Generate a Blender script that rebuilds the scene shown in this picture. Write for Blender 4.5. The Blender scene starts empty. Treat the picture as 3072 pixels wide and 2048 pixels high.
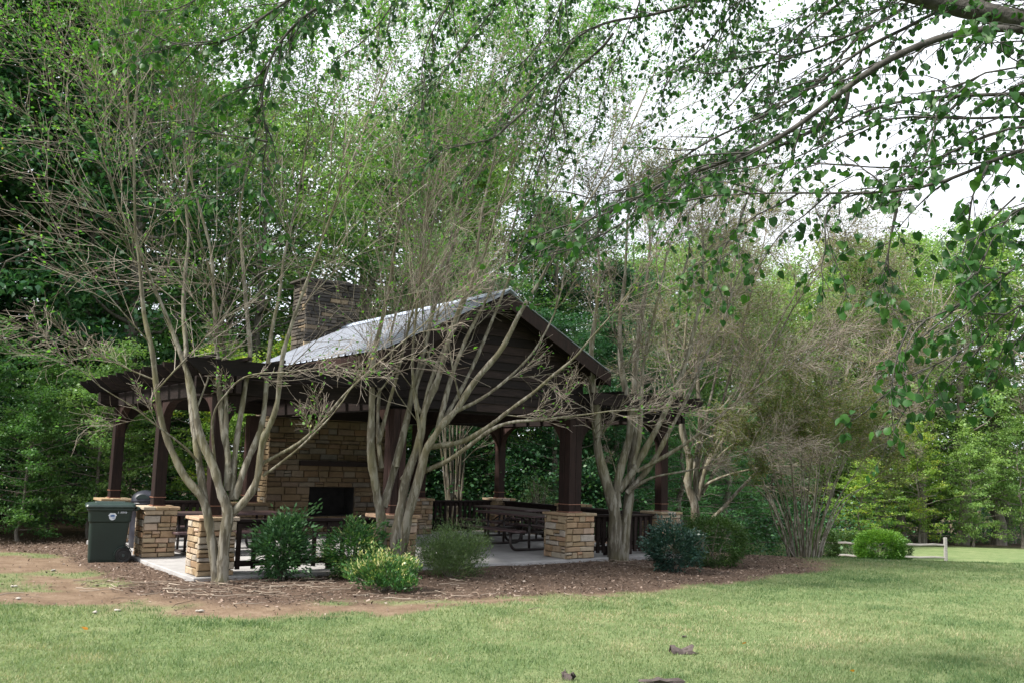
import bpy, math, random
import numpy as np
from mathutils import Matrix, Vector

random.seed(7)
rng = np.random.default_rng(7)
R = math.radians
scene = bpy.context.scene
COL = scene.collection

# ---------------------------------------------------------------- camera
CAM_Z, PITCH, ROLL, F = 1.8707, 0.1279, 0.0281, 2813.2     # F in pixels of a 3072 wide frame
cam_data = bpy.data.cameras.new('camera')
cam_data.sensor_width = 36.0
cam_data.lens = 36.0 * F / 3072.0
cam_data.clip_start = 0.1
cam_data.clip_end = 2000.0
cam = bpy.data.objects.new('camera', cam_data)
COL.objects.link(cam)
cam.matrix_world = Matrix.Translation((0, 0, CAM_Z)) @ Matrix.Rotation(math.pi / 2 + PITCH, 4, 'X') @ Matrix.Rotation(ROLL, 4, 'Z')
scene.camera = cam

# ---------------------------------------------------------------- world: bright overcast sky
SUN_EL, SUN_AZ = R(48), R(-114)          # azimuth from +Y (camera forward) towards +X
world = bpy.data.worlds.new('World')
scene.world = world
world.use_nodes = True
nt = world.node_tree
nt.nodes.clear()
out = nt.nodes.new('ShaderNodeOutputWorld')
bg = nt.nodes.new('ShaderNodeBackground')
sky = nt.nodes.new('ShaderNodeTexSky')
sky.sky_type = 'NISHITA'
sky.sun_disc = False
sky.sun_elevation = SUN_EL
sky.sun_rotation = SUN_AZ
tc = nt.nodes.new('ShaderNodeTexCoord')
cloud_noise = nt.nodes.new('ShaderNodeTexNoise')
cloud_noise.inputs['Scale'].default_value = 2.2
cloud_noise.inputs['Detail'].default_value = 5
cloud_ramp = nt.nodes.new('ShaderNodeValToRGB')
cloud_ramp.color_ramp.elements[0].position = 0.25
cloud_ramp.color_ramp.elements[0].color = (0.74, 0.74, 0.74, 1)
cloud_ramp.color_ramp.elements[1].position = 0.6
cloud_ramp.color_ramp.elements[1].color = (1, 1, 1, 1)
cmix = nt.nodes.new('ShaderNodeMixRGB')
cmix.inputs['Color2'].default_value = (9.3, 9.7, 10.4, 1)       # lit cloud layer
nt.links.new(tc.outputs['Generated'], cloud_noise.inputs['Vector'])
nt.links.new(cloud_noise.outputs['Fac'], cloud_ramp.inputs['Fac'])
nt.links.new(cloud_ramp.outputs['Color'], cmix.inputs['Fac'])
nt.links.new(sky.outputs['Color'], cmix.inputs['Color1'])
nt.links.new(cmix.outputs['Color'], bg.inputs['Color'])
bg.inputs['Strength'].default_value = 0.062
nt.links.new(bg.outputs['Background'], out.inputs['Surface'])

sun_data = bpy.data.lights.new('sun', 'SUN')
sun_data.energy = 3.9
sun_data.angle = R(7)
sun_data.color = (1.0, 0.95, 0.87)
sun = bpy.data.objects.new('sun', sun_data)
COL.objects.link(sun)
sd = Vector((math.sin(SUN_AZ) * math.cos(SUN_EL), math.cos(SUN_AZ) * math.cos(SUN_EL), math.sin(SUN_EL)))
sun.rotation_euler = sd.to_track_quat('Z', 'Y').to_euler()

vs = scene.view_settings
vs.view_transform = 'Standard'
vs.look = 'None'
vs.gamma = 1.0
vs.use_curve_mapping = False
vs.exposure = 1.4
scene.cycles.max_bounces = 8
scene.cycles.diffuse_bounces = 4
scene.cycles.glossy_bounces = 2
scene.cycles.transmission_bounces = 4

# ---------------------------------------------------------------- helpers
def ray(x, y):
    """direction of the photograph's point (x, y), forward component 1"""
    u = (x - 1536) / F
    v = (1024 - y) / F
    c, s = math.cos(ROLL), math.sin(ROLL)
    u, v = u * c - v * s, u * s + v * c
    d = np.array([u, math.cos(PITCH) - v * math.sin(PITCH), math.sin(PITCH) + v * math.cos(PITCH)])
    return d / d[1]

def at(x, y, Y):
    return np.array([0, 0, CAM_Z]) + ray(x, y) * Y

def on_z(x, y, z):
    d = ray(x, y)
    return np.array([0, 0, CAM_Z]) + d * ((z - CAM_Z) / d[2])

PX, PY, PHI = -4.6544, 15.0838, 0.6343
CP, SP = math.cos(PHI), math.sin(PHI)
def pav(s, t, z=0.0):
    return np.array([PX + s * CP - t * SP, PY + s * SP + t * CP, z])
def to_st(X, Y):
    a, b = X - PX, Y - PY
    return a * CP + b * SP, -a * SP + b * CP

def smooth(a, b, x):
    t = np.clip((np.asarray(x, float) - a) / (b - a), 0, 1)
    return t * t * (3 - 2 * t)

def ground_z(X, Y):
    X = np.asarray(X, float); Y = np.asarray(Y, float)
    w = smooth(1.0, 9.0, X + 0.15 * (Y - 20))
    d = np.maximum(0, Y - 21.5)
    drop = np.where(d < 11, 0.104 * d, 1.144 + 0.04 * (d - 11))
    drop = np.minimum(drop, 4.0)
    z = -0.07 - w * drop - (1 - w) * 0.02 * np.maximum(0, Y - 26)
    z = z + 0.02 * np.sin(X * 0.9 + 1.3) * np.sin(Y * 0.7) * smooth(0, 4, np.abs(Y - 17))
    return z

def on_ground(x, y):
    z = -0.07
    for _ in range(30):
        p = on_z(x, y, z)
        z = 0.5 * z + 0.5 * float(ground_z(p[0], p[1]))
    p[2] = float(ground_z(p[0], p[1]))
    return p

def spot(x, Y):
    """ground point seen at picture column x, Y metres ahead"""
    p = at(x, 1690, Y); p = np.array([p[0], Y, float(ground_z(p[0], Y))])
    return p

def spot_t(x, t):
    """ground point at picture column x, t metres behind (minus: before) the pavilion's front line"""
    lo, hi = 5.0, 60.0
    for _ in range(50):
        m = (lo + hi) / 2; p = at(x, 1690, m)
        if to_st(p[0], p[1])[1] < t: lo = m
        else: hi = m
    return spot(x, lo)

def link(o, parent=None):
    COL.objects.link(o)
    if parent is not None:
        o.parent = parent
    return o

def tag(o, label=None, cat=None, group=None, kind=None):
    if label: o['label'] = label
    if cat: o['category'] = cat
    if group: o['group'] = group
    if kind: o['kind'] = kind
    return o

def empty(name, loc=(0, 0, 0), rz=0.0):
    o = bpy.data.objects.new(name, None)
    o.empty_display_size = 0.2
    o.location = tuple(float(v) for v in loc)
    o.rotation_euler = (0, 0, rz)
    return link(o)

def mesh_arrays(name, verts, polys, mat=None, rnd=None, smooth_shade=False):
    """polys: list of int arrays (n,k)"""
    me = bpy.data.meshes.new(name)
    verts = np.asarray(verts, np.float32).reshape(-1, 3)
    me.vertices.add(len(verts))
    me.vertices.foreach_set('co', verts.ravel())
    loops, starts, totals, off = [], [], [], 0
    for p in polys:
        p = np.asarray(p, np.int32)
        n, k = p.shape
        loops.append(p.ravel())
        starts.append(off + np.arange(n) * k)
        totals.append(np.full(n, k))
        off += n * k
    loops = np.concatenate(loops)
    starts = np.concatenate(starts).astype(np.int32)
    totals = np.concatenate(totals).astype(np.int32)
    me.loops.add(len(loops))
    me.loops.foreach_set('vertex_index', loops)
    me.polygons.add(len(starts))
    me.polygons.foreach_set('loop_start', starts)
    me.polygons.foreach_set('loop_total', totals)
    if smooth_shade:
        me.polygons.foreach_set('use_smooth', np.ones(len(starts), bool))
    me.update(calc_edges=True)
    if rnd is not None:
        a = me.attributes.new('rnd', 'FLOAT', 'POINT')
        a.data.foreach_set('value', np.asarray(rnd, np.float32))
    if mat: me.materials.append(mat)
    return me

def add(name, me, parent=None, loc=None, rot=None):
    o = bpy.data.objects.new(name, me)
    if loc is not None: o.location = tuple(float(v) for v in loc)
    if rot is not None: o.rotation_euler = rot
    return link(o, parent)

class MB:
    """collects solids into one mesh"""
    def __init__(self): self.v, self.f, self.r = [], [], []
    def raw(self, vs, fs, rnd=0.5):
        b = len(self.v)
        self.v += [tuple(map(float, v)) for v in vs]
        self.f += [tuple(b + i for i in f) for f in fs]
        self.r += [rnd] * len(vs)
        return self
    def box(self, c, s, rot=None, rnd=0.5, taper=1.0):
        hx, hy, hz = s[0] / 2, s[1] / 2, s[2] / 2
        p = [(-hx, -hy, -hz), (hx, -hy, -hz), (hx, hy, -hz), (-hx, hy, -hz),
             (-hx * taper, -hy * taper, hz), (hx * taper, -hy * taper, hz), (hx * taper, hy * taper, hz), (-hx * taper, hy * taper, hz)]
        M = Matrix.Translation(Vector(c)) @ (rot.to_4x4() if rot is not None else Matrix.Identity(4))
        return self.raw([M @ Vector(q) for q in p], [(0, 3, 2, 1), (4, 5, 6, 7), (0, 1, 5, 4), (1, 2, 6, 5), (2, 3, 7, 6), (3, 0, 4, 7)], rnd)
    def bx(self, x0, x1, y0, y1, z0, z1, rnd=0.5):
        return self.box(((x0 + x1) / 2, (y0 + y1) / 2, (z0 + z1) / 2), (x1 - x0, y1 - y0, z1 - z0), None, rnd)
    def prism(self, poly, a, b, axis='y', rnd=0.5):
        """poly in the plane normal to axis, extruded from a to b"""
        n = len(poly)
        def P(p, h):
            return (p[0], h, p[1]) if axis == 'y' else ((h, p[0], p[1]) if axis == 'x' else (p[0], p[1], h))
        vs = [P(p, a) for p in poly] + [P(p, b) for p in poly]
        fs = [tuple(range(n)), tuple(range(2 * n - 1, n - 1, -1))] + [(i, i + n, (i + 1) % n + n, (i + 1) % n) for i in range(n)]
        return self.raw(vs, fs, rnd)
    def tube(self, pts, r, k=8, rnd=0.5, cap=True):
        pts = np.asarray(pts, float)
        n = len(pts)
        rr = np.full(n, r) if np.isscalar(r) else np.asarray(r)
        t = np.gradient(pts, axis=0)
        t /= np.linalg.norm(t, axis=1)[:, None] + 1e-9
        ref = np.eye(3)[np.argmin(np.abs(t).mean(0))]
        vs = []
        for i in range(n):
            a = np.cross(t[i], ref); a /= np.linalg.norm(a); b = np.cross(t[i], a)
            for j in range(k):
                w = 2 * math.pi * j / k
                vs.append(pts[i] + rr[i] * (math.cos(w) * a + math.sin(w) * b))
        fs = [(i * k + j, i * k + (j + 1) % k, (i + 1) * k + (j + 1) % k, (i + 1) * k + j) for i in range(n - 1) for j in range(k)]
        if cap: fs += [tuple(range(k - 1, -1, -1)), tuple(range((n - 1) * k, n * k))]
        return self.raw(vs, fs, rnd)
    def lathe(self, prof, k=20, c=(0, 0, 0), rnd=0.5):
        n = len(prof); vs = []
        for (r, z) in prof:
            for j in range(k):
                w = 2 * math.pi * j / k
                vs.append((c[0] + r * math.cos(w), c[1] + r * math.sin(w), c[2] + z))
        fs = [(i * k + j, i * k + (j + 1) % k, (i + 1) * k + (j + 1) % k, (i + 1) * k + j) for i in range(n - 1) for j in range(k)]
        fs += [tuple(range(k - 1, -1, -1)), tuple(range((n - 1) * k, n * k))]
        return self.raw(vs, fs, rnd)
    def build(self, name, mat, parent=None, loc=None, rot=None, smooth_shade=False, bevel=0.0):
        me = bpy.data.meshes.new(name)
        me.from_pydata(self.v, [], self.f)
        a = me.attributes.new('rnd', 'FLOAT', 'POINT')
        a.data.foreach_set('value', np.asarray(self.r, np.float32))
        me.materials.append(mat)
        if smooth_shade:
            me.polygons.foreach_set('use_smooth', np.ones(len(me.polygons), bool))
        me.update()
        o = add(name, me, parent, loc, rot)
        if bevel:
            m = o.modifiers.new('edge', 'BEVEL'); m.width = bevel; m.segments = 1; m.limit_method = 'ANGLE'
        return o

def tubes(polys, sides):
    """polys: list of (pts, radii, rnd) -> verts, faces, rnd for many tubes at once"""
    groups = {}
    for p in polys: groups.setdefault(len(p[0]), []).append(p)
    V, Q, Rn, off = [], [], [], 0
    ang = 2 * np.pi * np.arange(sides) / sides
    for n, ps in groups.items():
        P = np.array([p[0] for p in ps], float)
        rad = np.array([p[1] for p in ps], float)
        rn = np.array([p[2] for p in ps], float)
        B = len(ps)
        T = np.gradient(P, axis=1)
        T /= np.linalg.norm(T, axis=2, keepdims=True) + 1e-9
        ref = np.eye(3)[np.argmin(np.abs(T).mean(1), axis=1)][:, None, :]
        A = np.cross(T, ref); A /= np.linalg.norm(A, axis=2, keepdims=True) + 1e-9
        Bn = np.cross(T, A)
        ring = P[:, :, None, :] + rad[:, :, None, None] * (np.cos(ang)[None, None, :, None] * A[:, :, None, :] + np.sin(ang)[None, None, :, None] * Bn[:, :, None, :])
        V.append(ring.reshape(-1, 3))
        Rn.append(np.repeat(rn, n * sides))
        b = np.arange(B)[:, None, None] * n * sides
        i = np.arange(n - 1)[None, :, None] * sides
        j = np.arange(sides)[None, None, :]
        j2 = (j + 1) % sides
        q = np.stack([b + i + j, b + i + j2, b + i + sides + j2, b + i + sides + j], -1).reshape(-1, 4) + off
        Q.append(q)
        off += B * n * sides
    return np.concatenate(V), np.concatenate(Q), np.concatenate(Rn)

def unit(v): return v / (np.linalg.norm(v, axis=-1, keepdims=True) + 1e-9)

def leaf_quads(C, size, aspect=0.55, up=0.5, droop=0.0, dirs=None):
    """one folded four-corner leaf per centre; returns verts, quads"""
    n = len(C)
    D = rng.normal(size=(n, 3)) if dirs is None else np.asarray(dirs) + 0.35 * rng.normal(size=(n, 3))
    D[:, 2] = D[:, 2] * 0.6 - droop
    D = unit(D)
    N = rng.normal(size=(n, 3)); N[:, 2] = np.abs(N[:, 2]) + up
    S = unit(np.cross(D, N)); N = unit(np.cross(S, D))
    L = (size * (0.7 + 0.6 * rng.random(n)))[:, None] if np.isscalar(size) else np.asarray(size)[:, None]
    a = C; b = C + L * (0.45 * D + aspect * 0.5 * S + 0.10 * N); c = C + L * D; d = C + L * (0.45 * D - aspect * 0.5 * S + 0.10 * N)
    V = np.stack([a, b, c, d], 1).reshape(-1, 3)
    Q = np.arange(4 * n).reshape(n, 4)
    return V, Q

# ---------------------------------------------------------------- materials
def newmat(name):
    m = bpy.data.materials.new(name); m.use_nodes = True
    m.node_tree.nodes.clear()
    return m, m.node_tree

def ramp(nt, fac, stops):
    r = nt.nodes.new('ShaderNodeValToRGB')
    e = r.color_ramp.elements
    while len(e) > 1: e.remove(e[-1])
    e[0].position, e[0].color = stops[0][0], (*stops[0][1], 1)
    for p, c in stops[1:]:
        x = e.new(p); x.color = (*c, 1)
    nt.links.new(fac, r.inputs['Fac'])
    return r.outputs['Color']

def mathn(nt, op, a, b=None):
    m = nt.nodes.new('ShaderNodeMath'); m.operation = op
    for i, v in enumerate((a, b)):
        if v is None: continue
        if hasattr(v, 'links'): nt.links.new(v, m.inputs[i])
        else: m.inputs[i].default_value = v
    return m.outputs[0]

def noise(nt, scale, detail=4, vec=None, rough=0.6, stretch=None):
    n = nt.nodes.new('ShaderNodeTexNoise')
    n.inputs['Scale'].default_value = scale
    n.inputs['Detail'].default_value = detail
    n.inputs['Roughness'].default_value = rough
    if vec is None:
        t = nt.nodes.new('ShaderNodeTexCoord'); vec = t.outputs['Object']
    if stretch:
        mp = nt.nodes.new('ShaderNodeMapping'); mp.inputs['Scale'].default_value = stretch
        nt.links.new(vec, mp.inputs['Vector']); vec = mp.outputs['Vector']
    nt.links.new(vec, n.inputs['Vector'])
    return n.outputs['Fac']

def attr(nt, name):
    a = nt.nodes.new('ShaderNodeAttribute'); a.attribute_name = name
    return a.outputs['Fac']

def mix(nt, fac, a, b, mode='MIX'):
    m = nt.nodes.new('ShaderNodeMixRGB'); m.blend_type = mode
    for k, v in (('Fac', fac), ('Color1', a), ('Color2', b)):
        if hasattr(v, 'links'): nt.links.new(v, m.inputs[k])
        else: m.inputs[k].default_value = v if k == 'Fac' else (*v, 1)
    return m.outputs['Color']

def principled(nt, col, rough=0.6, bump=None, bump_d=0.01, metal=0.0, spec=0.4):
    o = nt.nodes.new('ShaderNodeOutputMaterial')
    p = nt.nodes.new('ShaderNodeBsdfPrincipled')
    if hasattr(col, 'links'): nt.links.new(col, p.inputs['Base Color'])
    else: p.inputs['Base Color'].default_value = (*col, 1)
    if hasattr(rough, 'links'): nt.links.new(rough, p.inputs['Roughness'])
    else: p.inputs['Roughness'].default_value = rough
    p.inputs['Metallic'].default_value = metal
    p.inputs['Specular IOR Level'].default_value = spec
    if bump is not None:
        b = nt.nodes.new('ShaderNodeBump'); b.inputs['Distance'].default_value = bump_d
        b.inputs['Strength'].default_value = 0.8
        nt.links.new(bump, b.inputs['Height']); nt.links.new(b.outputs['Normal'], p.inputs['Normal'])
    nt.links.new(p.outputs['BSDF'], o.inputs['Surface'])
    return p

def simple(name, stops, scale=6, rough=0.6, bump_d=0.004, stretch=None, use_rnd=0.0, metal=0, spec=0.35, detail=5, bscale=None):
    m, nt = newmat(name)
    n = noise(nt, scale, detail, stretch=stretch)
    f = n
    if use_rnd:
        f = mathn(nt, 'ADD', mathn(nt, 'MULTIPLY', n, 1 - use_rnd), mathn(nt, 'MULTIPLY', attr(nt, 'rnd'), use_rnd))
    col = ramp(nt, f, stops)
    b = noise(nt, bscale or scale * 4, 5, stretch=stretch)
    principled(nt, col, rough, b, bump_d, metal, spec)
    return m

def leafmat(name, stops, transl=0.35, rough=0.45, objvar=0.0, spec=0.35, tint=1.25, sat=1.12):
    def vivid(c):
        l = 0.25 * c[0] + 0.6 * c[1] + 0.15 * c[2]
        return tuple(max(0.004, l + (v - l) * sat) for v in c)
    stops = [(p, vivid(c)) for p, c in stops]
    m, nt = newmat(name)
    f = attr(nt, 'rnd')
    if objvar:
        oi = nt.nodes.new('ShaderNodeObjectInfo')
        f = mathn(nt, 'ADD', mathn(nt, 'MULTIPLY', f, 1 - objvar), mathn(nt, 'MULTIPLY', oi.outputs['Random'], objvar))
    col = ramp(nt, f, stops)
    o = nt.nodes.new('ShaderNodeOutputMaterial')
    p = nt.nodes.new('ShaderNodeBsdfPrincipled')
    p.inputs['Roughness'].default_value = rough
    p.inputs['Specular IOR Level'].default_value = spec
    t = nt.nodes.new('ShaderNodeBsdfTranslucent')
    ms = nt.nodes.new('ShaderNodeMixShader'); ms.inputs['Fac'].default_value = transl
    nt.links.new(col, p.inputs['Base Color'])
    c2 = mix(nt, 1.0, col, (tint * 1.05, tint * 1.15, tint * 0.6), 'MULTIPLY')
    nt.links.new(c2, t.inputs['Color'])
    nt.links.new(p.outputs['BSDF'], ms.inputs[1]); nt.links.new(t.outputs['BSDF'], ms.inputs[2])
    nt.links.new(ms.outputs['Shader'], o.inputs['Surface'])
    return m

M = {}
M['stone'] = None
def stone_material(name, stops):
    m, nt = newmat(name)
    n = noise(nt, 9, 6)
    base = ramp(nt, attr(nt, 'rnd'), stops)
    col = mix(nt, 0.55, base, ramp(nt, n, [(0.25, (0.42, 0.36, 0.30)), (0.5, (0.8, 0.76, 0.7)), (0.75, (1.0, 0.95, 0.88))]), 'MULTIPLY')
    col = mix(nt, 0.5, col, ramp(nt, noise(nt, 2.3, 4), [(0.35, (0.55, 0.53, 0.50)), (0.6, (1.1, 1.1, 1.1))]), 'MULTIPLY')
    principled(nt, col, 0.85, noise(nt, 38, 6), 0.012, spec=0.2)
    return m
M['stone'] = stone_material('sandstone', [(0.0, (0.27, 0.195, 0.125)), (0.2, (0.36, 0.27, 0.17)), (0.4, (0.40, 0.325, 0.23)), (0.55, (0.33, 0.225, 0.14)), (0.7, (0.47, 0.40, 0.31)), (0.85, (0.40, 0.375, 0.34)), (1.0, (0.48, 0.30, 0.185))])
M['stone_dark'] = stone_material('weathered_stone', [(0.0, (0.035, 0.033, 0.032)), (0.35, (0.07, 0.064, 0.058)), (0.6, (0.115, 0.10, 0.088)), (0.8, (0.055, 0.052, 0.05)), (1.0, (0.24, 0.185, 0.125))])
M['stone_shaded'] = stone_material('shaded_sandstone', [(0.0, (0.11, 0.078, 0.048)), (0.2, (0.15, 0.11, 0.066)), (0.4, (0.165, 0.128, 0.082)), (0.55, (0.13, 0.086, 0.05)), (0.7, (0.165, 0.138, 0.104)), (0.85, (0.13, 0.12, 0.105)), (1.0, (0.175, 0.112, 0.068))])  # sandstone again, with the shade under the roof put into its colour
M['mortar'] = simple('mortar', [(0.3, (0.055, 0.042, 0.03)), (0.7, (0.11, 0.085, 0.06))], 14, 0.95, 0.01)
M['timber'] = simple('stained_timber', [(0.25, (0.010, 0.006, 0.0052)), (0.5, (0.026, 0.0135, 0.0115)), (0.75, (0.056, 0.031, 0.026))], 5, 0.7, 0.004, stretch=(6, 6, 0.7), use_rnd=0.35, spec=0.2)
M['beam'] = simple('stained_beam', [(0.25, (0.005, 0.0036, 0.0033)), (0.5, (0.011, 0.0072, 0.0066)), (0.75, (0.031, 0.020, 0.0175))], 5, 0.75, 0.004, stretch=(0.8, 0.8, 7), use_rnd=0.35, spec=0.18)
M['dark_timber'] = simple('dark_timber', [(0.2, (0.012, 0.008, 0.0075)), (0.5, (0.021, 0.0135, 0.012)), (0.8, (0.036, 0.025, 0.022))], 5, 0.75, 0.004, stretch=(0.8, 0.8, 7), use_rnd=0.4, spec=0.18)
M['copper'] = simple('band_metal', [(0.3, (0.16, 0.07, 0.045)), (0.7, (0.26, 0.13, 0.09))], 9, 0.5, 0.001)
M['roof'] = simple('galvanised_sheet', [(0.2, (0.35, 0.40, 0.50)), (0.55, (0.41, 0.46, 0.57)), (0.9, (0.46, 0.51, 0.62))], 0.9, 0.38, 0.001, use_rnd=0.25, spec=0.6)
M['rib_side'] = simple('sheet_rib_side', [(0.3, (0.20, 0.21, 0.24)), (0.7, (0.29, 0.30, 0.335))], 9, 0.5, 0.001)  # darker grey than the sheet, for the rib sides
M['concrete'] = simple('concrete', [(0.25, (0.20, 0.19, 0.19)), (0.5, (0.30, 0.29, 0.285)), (0.75, (0.37, 0.36, 0.35))], 2.2, 0.85, 0.003, detail=8)
M['soot'] = simple('soot', [(0.3, (0.006, 0.006, 0.006)), (0.7, (0.016, 0.015, 0.014))], 5, 0.95, 0.004)
M['coated'] = simple('coated_brown_metal', [(0.3, (0.058, 0.034, 0.036)), (0.7, (0.085, 0.052, 0.054))], 30, 0.38, 0.002, spec=0.5)
M['frame'] = simple('dark_tube', [(0.3, (0.020, 0.014, 0.013)), (0.7, (0.034, 0.024, 0.022))], 12, 0.4, 0.001, spec=0.5)
M['bin'] = simple('green_plastic', [(0.3, (0.006, 0.015, 0.012)), (0.7, (0.010, 0.023, 0.018))], 3, 0.42, 0.001, spec=0.45)
M['lid'] = simple('lid_plastic', [(0.3, (0.020, 0.036, 0.034)), (0.7, (0.034, 0.054, 0.051))], 3, 0.38, 0.001, spec=0.5)
M['rubber'] = simple('rubber', [(0.3, (0.010, 0.010, 0.010)), (0.7, (0.022, 0.022, 0.022))], 20, 0.7, 0.002)
M['white_print'] = simple('white_print', [(0.3, (0.55, 0.58, 0.66)), (0.7, (0.70, 0.72, 0.78))], 20, 0.6, 0.0005)
M['blue_print'] = simple('blue_print', [(0.3, (0.05, 0.12, 0.30)), (0.7, (0.08, 0.18, 0.40))], 20, 0.6, 0.0005)
M['navy'] = simple('dark_painted_metal', [(0.3, (0.012, 0.013, 0.02)), (0.7, (0.03, 0.032, 0.045))], 5, 0.4, 0.001, spec=0.5)
M['grey_wood'] = simple('weathered_rail', [(0.25, (0.15, 0.14, 0.13)), (0.5, (0.25, 0.24, 0.228)), (0.75, (0.36, 0.35, 0.335))], 4, 0.8, 0.006, stretch=(0.6, 6, 6), use_rnd=0.3)
M['myrtle_bark'] = simple('smooth_myrtle_bark', [(0.25, (0.085, 0.070, 0.046)), (0.42, (0.165, 0.142, 0.102)), (0.6, (0.245, 0.222, 0.172)), (0.78, (0.13, 0.12, 0.062))], 3.0, 0.7, 0.004, stretch=(5, 5, 0.9), use_rnd=0.15)
def myrtle_bark():
    m, nt = newmat('peeling_myrtle_bark')
    a = noise(nt, 3.0, 5, stretch=(5, 5, .9)); b_ = noise(nt, 5.0, 4, stretch=(3, 3, .6)); c_ = noise(nt, 1.1, 3)
    col = ramp(nt, a, [(0.25, (0.042, 0.036, 0.027)), (0.45, (0.098, 0.085, 0.062)), (0.65, (0.150, 0.133, 0.103))])
    col = mix(nt, ramp(nt, b_, [(0.50, (0, 0, 0)), (0.56, (1, 1, 1))]), col, (0.215, 0.198, 0.165))
    col = mix(nt, ramp(nt, c_, [(0.45, (0, 0, 0)), (0.7, (.75, .75, .75))]), col, (0.115, 0.105, 0.045))
    principled(nt, col, 0.75, mathn(nt, 'ADD', a, b_), 0.012, spec=0.25)
    return m
M['myrtle_bark'] = myrtle_bark()
M['twig'] = simple('myrtle_twig', [(0.2, (0.11, 0.086, 0.068)), (0.5, (0.22, 0.18, 0.145)), (0.8, (0.36, 0.31, 0.26))], 4, 0.8, 0.001, use_rnd=0.8)
M['bark'] = simple('rough_bark', [(0.25, (0.06, 0.052, 0.043)), (0.5, (0.15, 0.132, 0.11)), (0.8, (0.27, 0.245, 0.215))], 3, 0.9, 0.03, stretch=(5, 5, 0.8))
M['dark_bark'] = simple('limb_bark', [(0.25, (0.018, 0.017, 0.015)), (0.5, (0.045, 0.042, 0.037)), (0.75, (0.105, 0.10, 0.09))], 12, 0.9, 0.01)
M['stick'] = simple('dead_stick', [(0.2, (0.12, 0.085, 0.062)), (0.5, (0.20, 0.155, 0.118)), (0.8, (0.31, 0.26, 0.21))], 6, 0.9, 0.001, use_rnd=0.8)
M['chip'] = simple('mulch_chip', [(0.15, (0.050, 0.035, 0.026)), (0.4, (0.105, 0.072, 0.055)), (0.65, (0.165, 0.118, 0.092)), (0.88, (0.24, 0.185, 0.15)), (0.99, (0.36, 0.31, 0.27))], 5, 0.9, 0.001, use_rnd=0.9)
M['blade'] = leafmat('grass_blade', [(0.0, (0.058, 0.115, 0.045)), (0.35, (0.118, 0.180, 0.078)), (0.6, (0.175, 0.228, 0.110)), (0.82, (0.258, 0.268, 0.150)), (1.0, (0.40, 0.35, 0.23))], 0.3, 0.6, spec=0.2, sat=1.0)
M['wood_leaf'] = leafmat('woodland_leaf', [(0.0, (0.035, 0.090, 0.036)), (0.4, (0.070, 0.150, 0.052)), (0.75, (0.125, 0.22, 0.065)), (1.0, (0.22, 0.31, 0.08))], 0.38, 0.5, objvar=0.35)
M['dark_leaf'] = leafmat('dark_leaf', [(0.0, (0.018, 0.060, 0.034)), (0.5, (0.038, 0.098, 0.046)), (0.85, (0.072, 0.148, 0.055)), (1.0, (0.14, 0.22, 0.065))], 0.32, 0.45, objvar=0.3)
M['yellow_leaf'] = leafmat('turning_leaf', [(0.0, (0.07, 0.15, 0.04)), (0.4, (0.13, 0.225, 0.06)), (0.75, (0.22, 0.30, 0.075)), (0.93, (0.36, 0.34, 0.08)), (1.0, (0.40, 0.17, 0.05))], 0.42, 0.5, objvar=0.25)
M['light_leaf'] = leafmat('light_far_leaf', [(0.0, (0.07, 0.14, 0.06)), (0.4, (0.145, 0.235, 0.09)), (0.75, (0.23, 0.33, 0.115)), (1.0, (0.38, 0.44, 0.13))], 0.42, 0.5, objvar=0.35)
M['pine_leaf'] = leafmat('pine_needles', [(0.0, (0.045, 0.12, 0.05)), (0.5, (0.085, 0.20, 0.075)), (1.0, (0.15, 0.30, 0.105))], 0.3, 0.5, objvar=0.15)
M['over_leaf'] = leafmat('overhanging_leaf', [(0.0, (0.013, 0.042, 0.014)), (0.5, (0.027, 0.078, 0.020)), (0.9, (0.056, 0.125, 0.027)), (0.965, (0.12, 0.15, 0.03)), (1.0, (0.26, 0.12, 0.03))], 0.36, 0.5, objvar=0.3, spec=0.3)
M['myrtle_leaf'] = leafmat('myrtle_leaf', [(0.0, (0.045, 0.125, 0.030)), (0.5, (0.085, 0.205, 0.045)), (0.85, (0.14, 0.275, 0.065)), (0.96, (0.22, 0.26, 0.07)), (1.0, (0.30, 0.13, 0.06))], 0.48, 0.45)
M['dull_leaf'] = leafmat('dull_myrtle_leaf', [(0.0, (0.065, 0.095, 0.035)), (0.4, (0.11, 0.15, 0.05)), (0.7, (0.17, 0.19, 0.075)), (0.9, (0.20, 0.15, 0.08)), (1.0, (0.30, 0.28, 0.07))], 0.4, 0.5, sat=1.1)
M['laurel'] = leafmat('glossy_laurel', [(0.0, (0.022, 0.075, 0.028)), (0.5, (0.056, 0.155, 0.052)), (0.9, (0.12, 0.25, 0.08)), (1.0, (0.25, 0.29, 0.08))], 0.3, 0.36, spec=0.45, sat=.88)
M['varieg'] = leafmat('variegated_leaf', [(0.0, (0.028, 0.080, 0.030)), (0.45, (0.055, 0.135, 0.045)), (0.72, (0.11, 0.19, 0.065)), (0.88, (0.42, 0.42, 0.20)), (1.0, (0.66, 0.62, 0.38))], 0.3, 0.35, spec=0.4)
M['feather'] = leafmat('feathery_leaf', [(0.0, (0.050, 0.085, 0.040)), (0.5, (0.085, 0.13, 0.058)), (0.85, (0.12, 0.17, 0.07)), (1.0, (0.18, 0.13, 0.09))], 0.3, 0.6)
M['bluegreen'] = leafmat('blue_green_leaf', [(0.0, (0.012, 0.045, 0.034)), (0.5, (0.026, 0.080, 0.058)), (1.0, (0.085, 0.135, 0.11))], 0.25, 0.35, spec=0.5, sat=.85)
M['hedge'] = leafmat('hedge_leaf', [(0.0, (0.022, 0.050, 0.018)), (0.5, (0.045, 0.085, 0.026)), (1.0, (0.075, 0.12, 0.036))], 0.28, 0.5)
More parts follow.
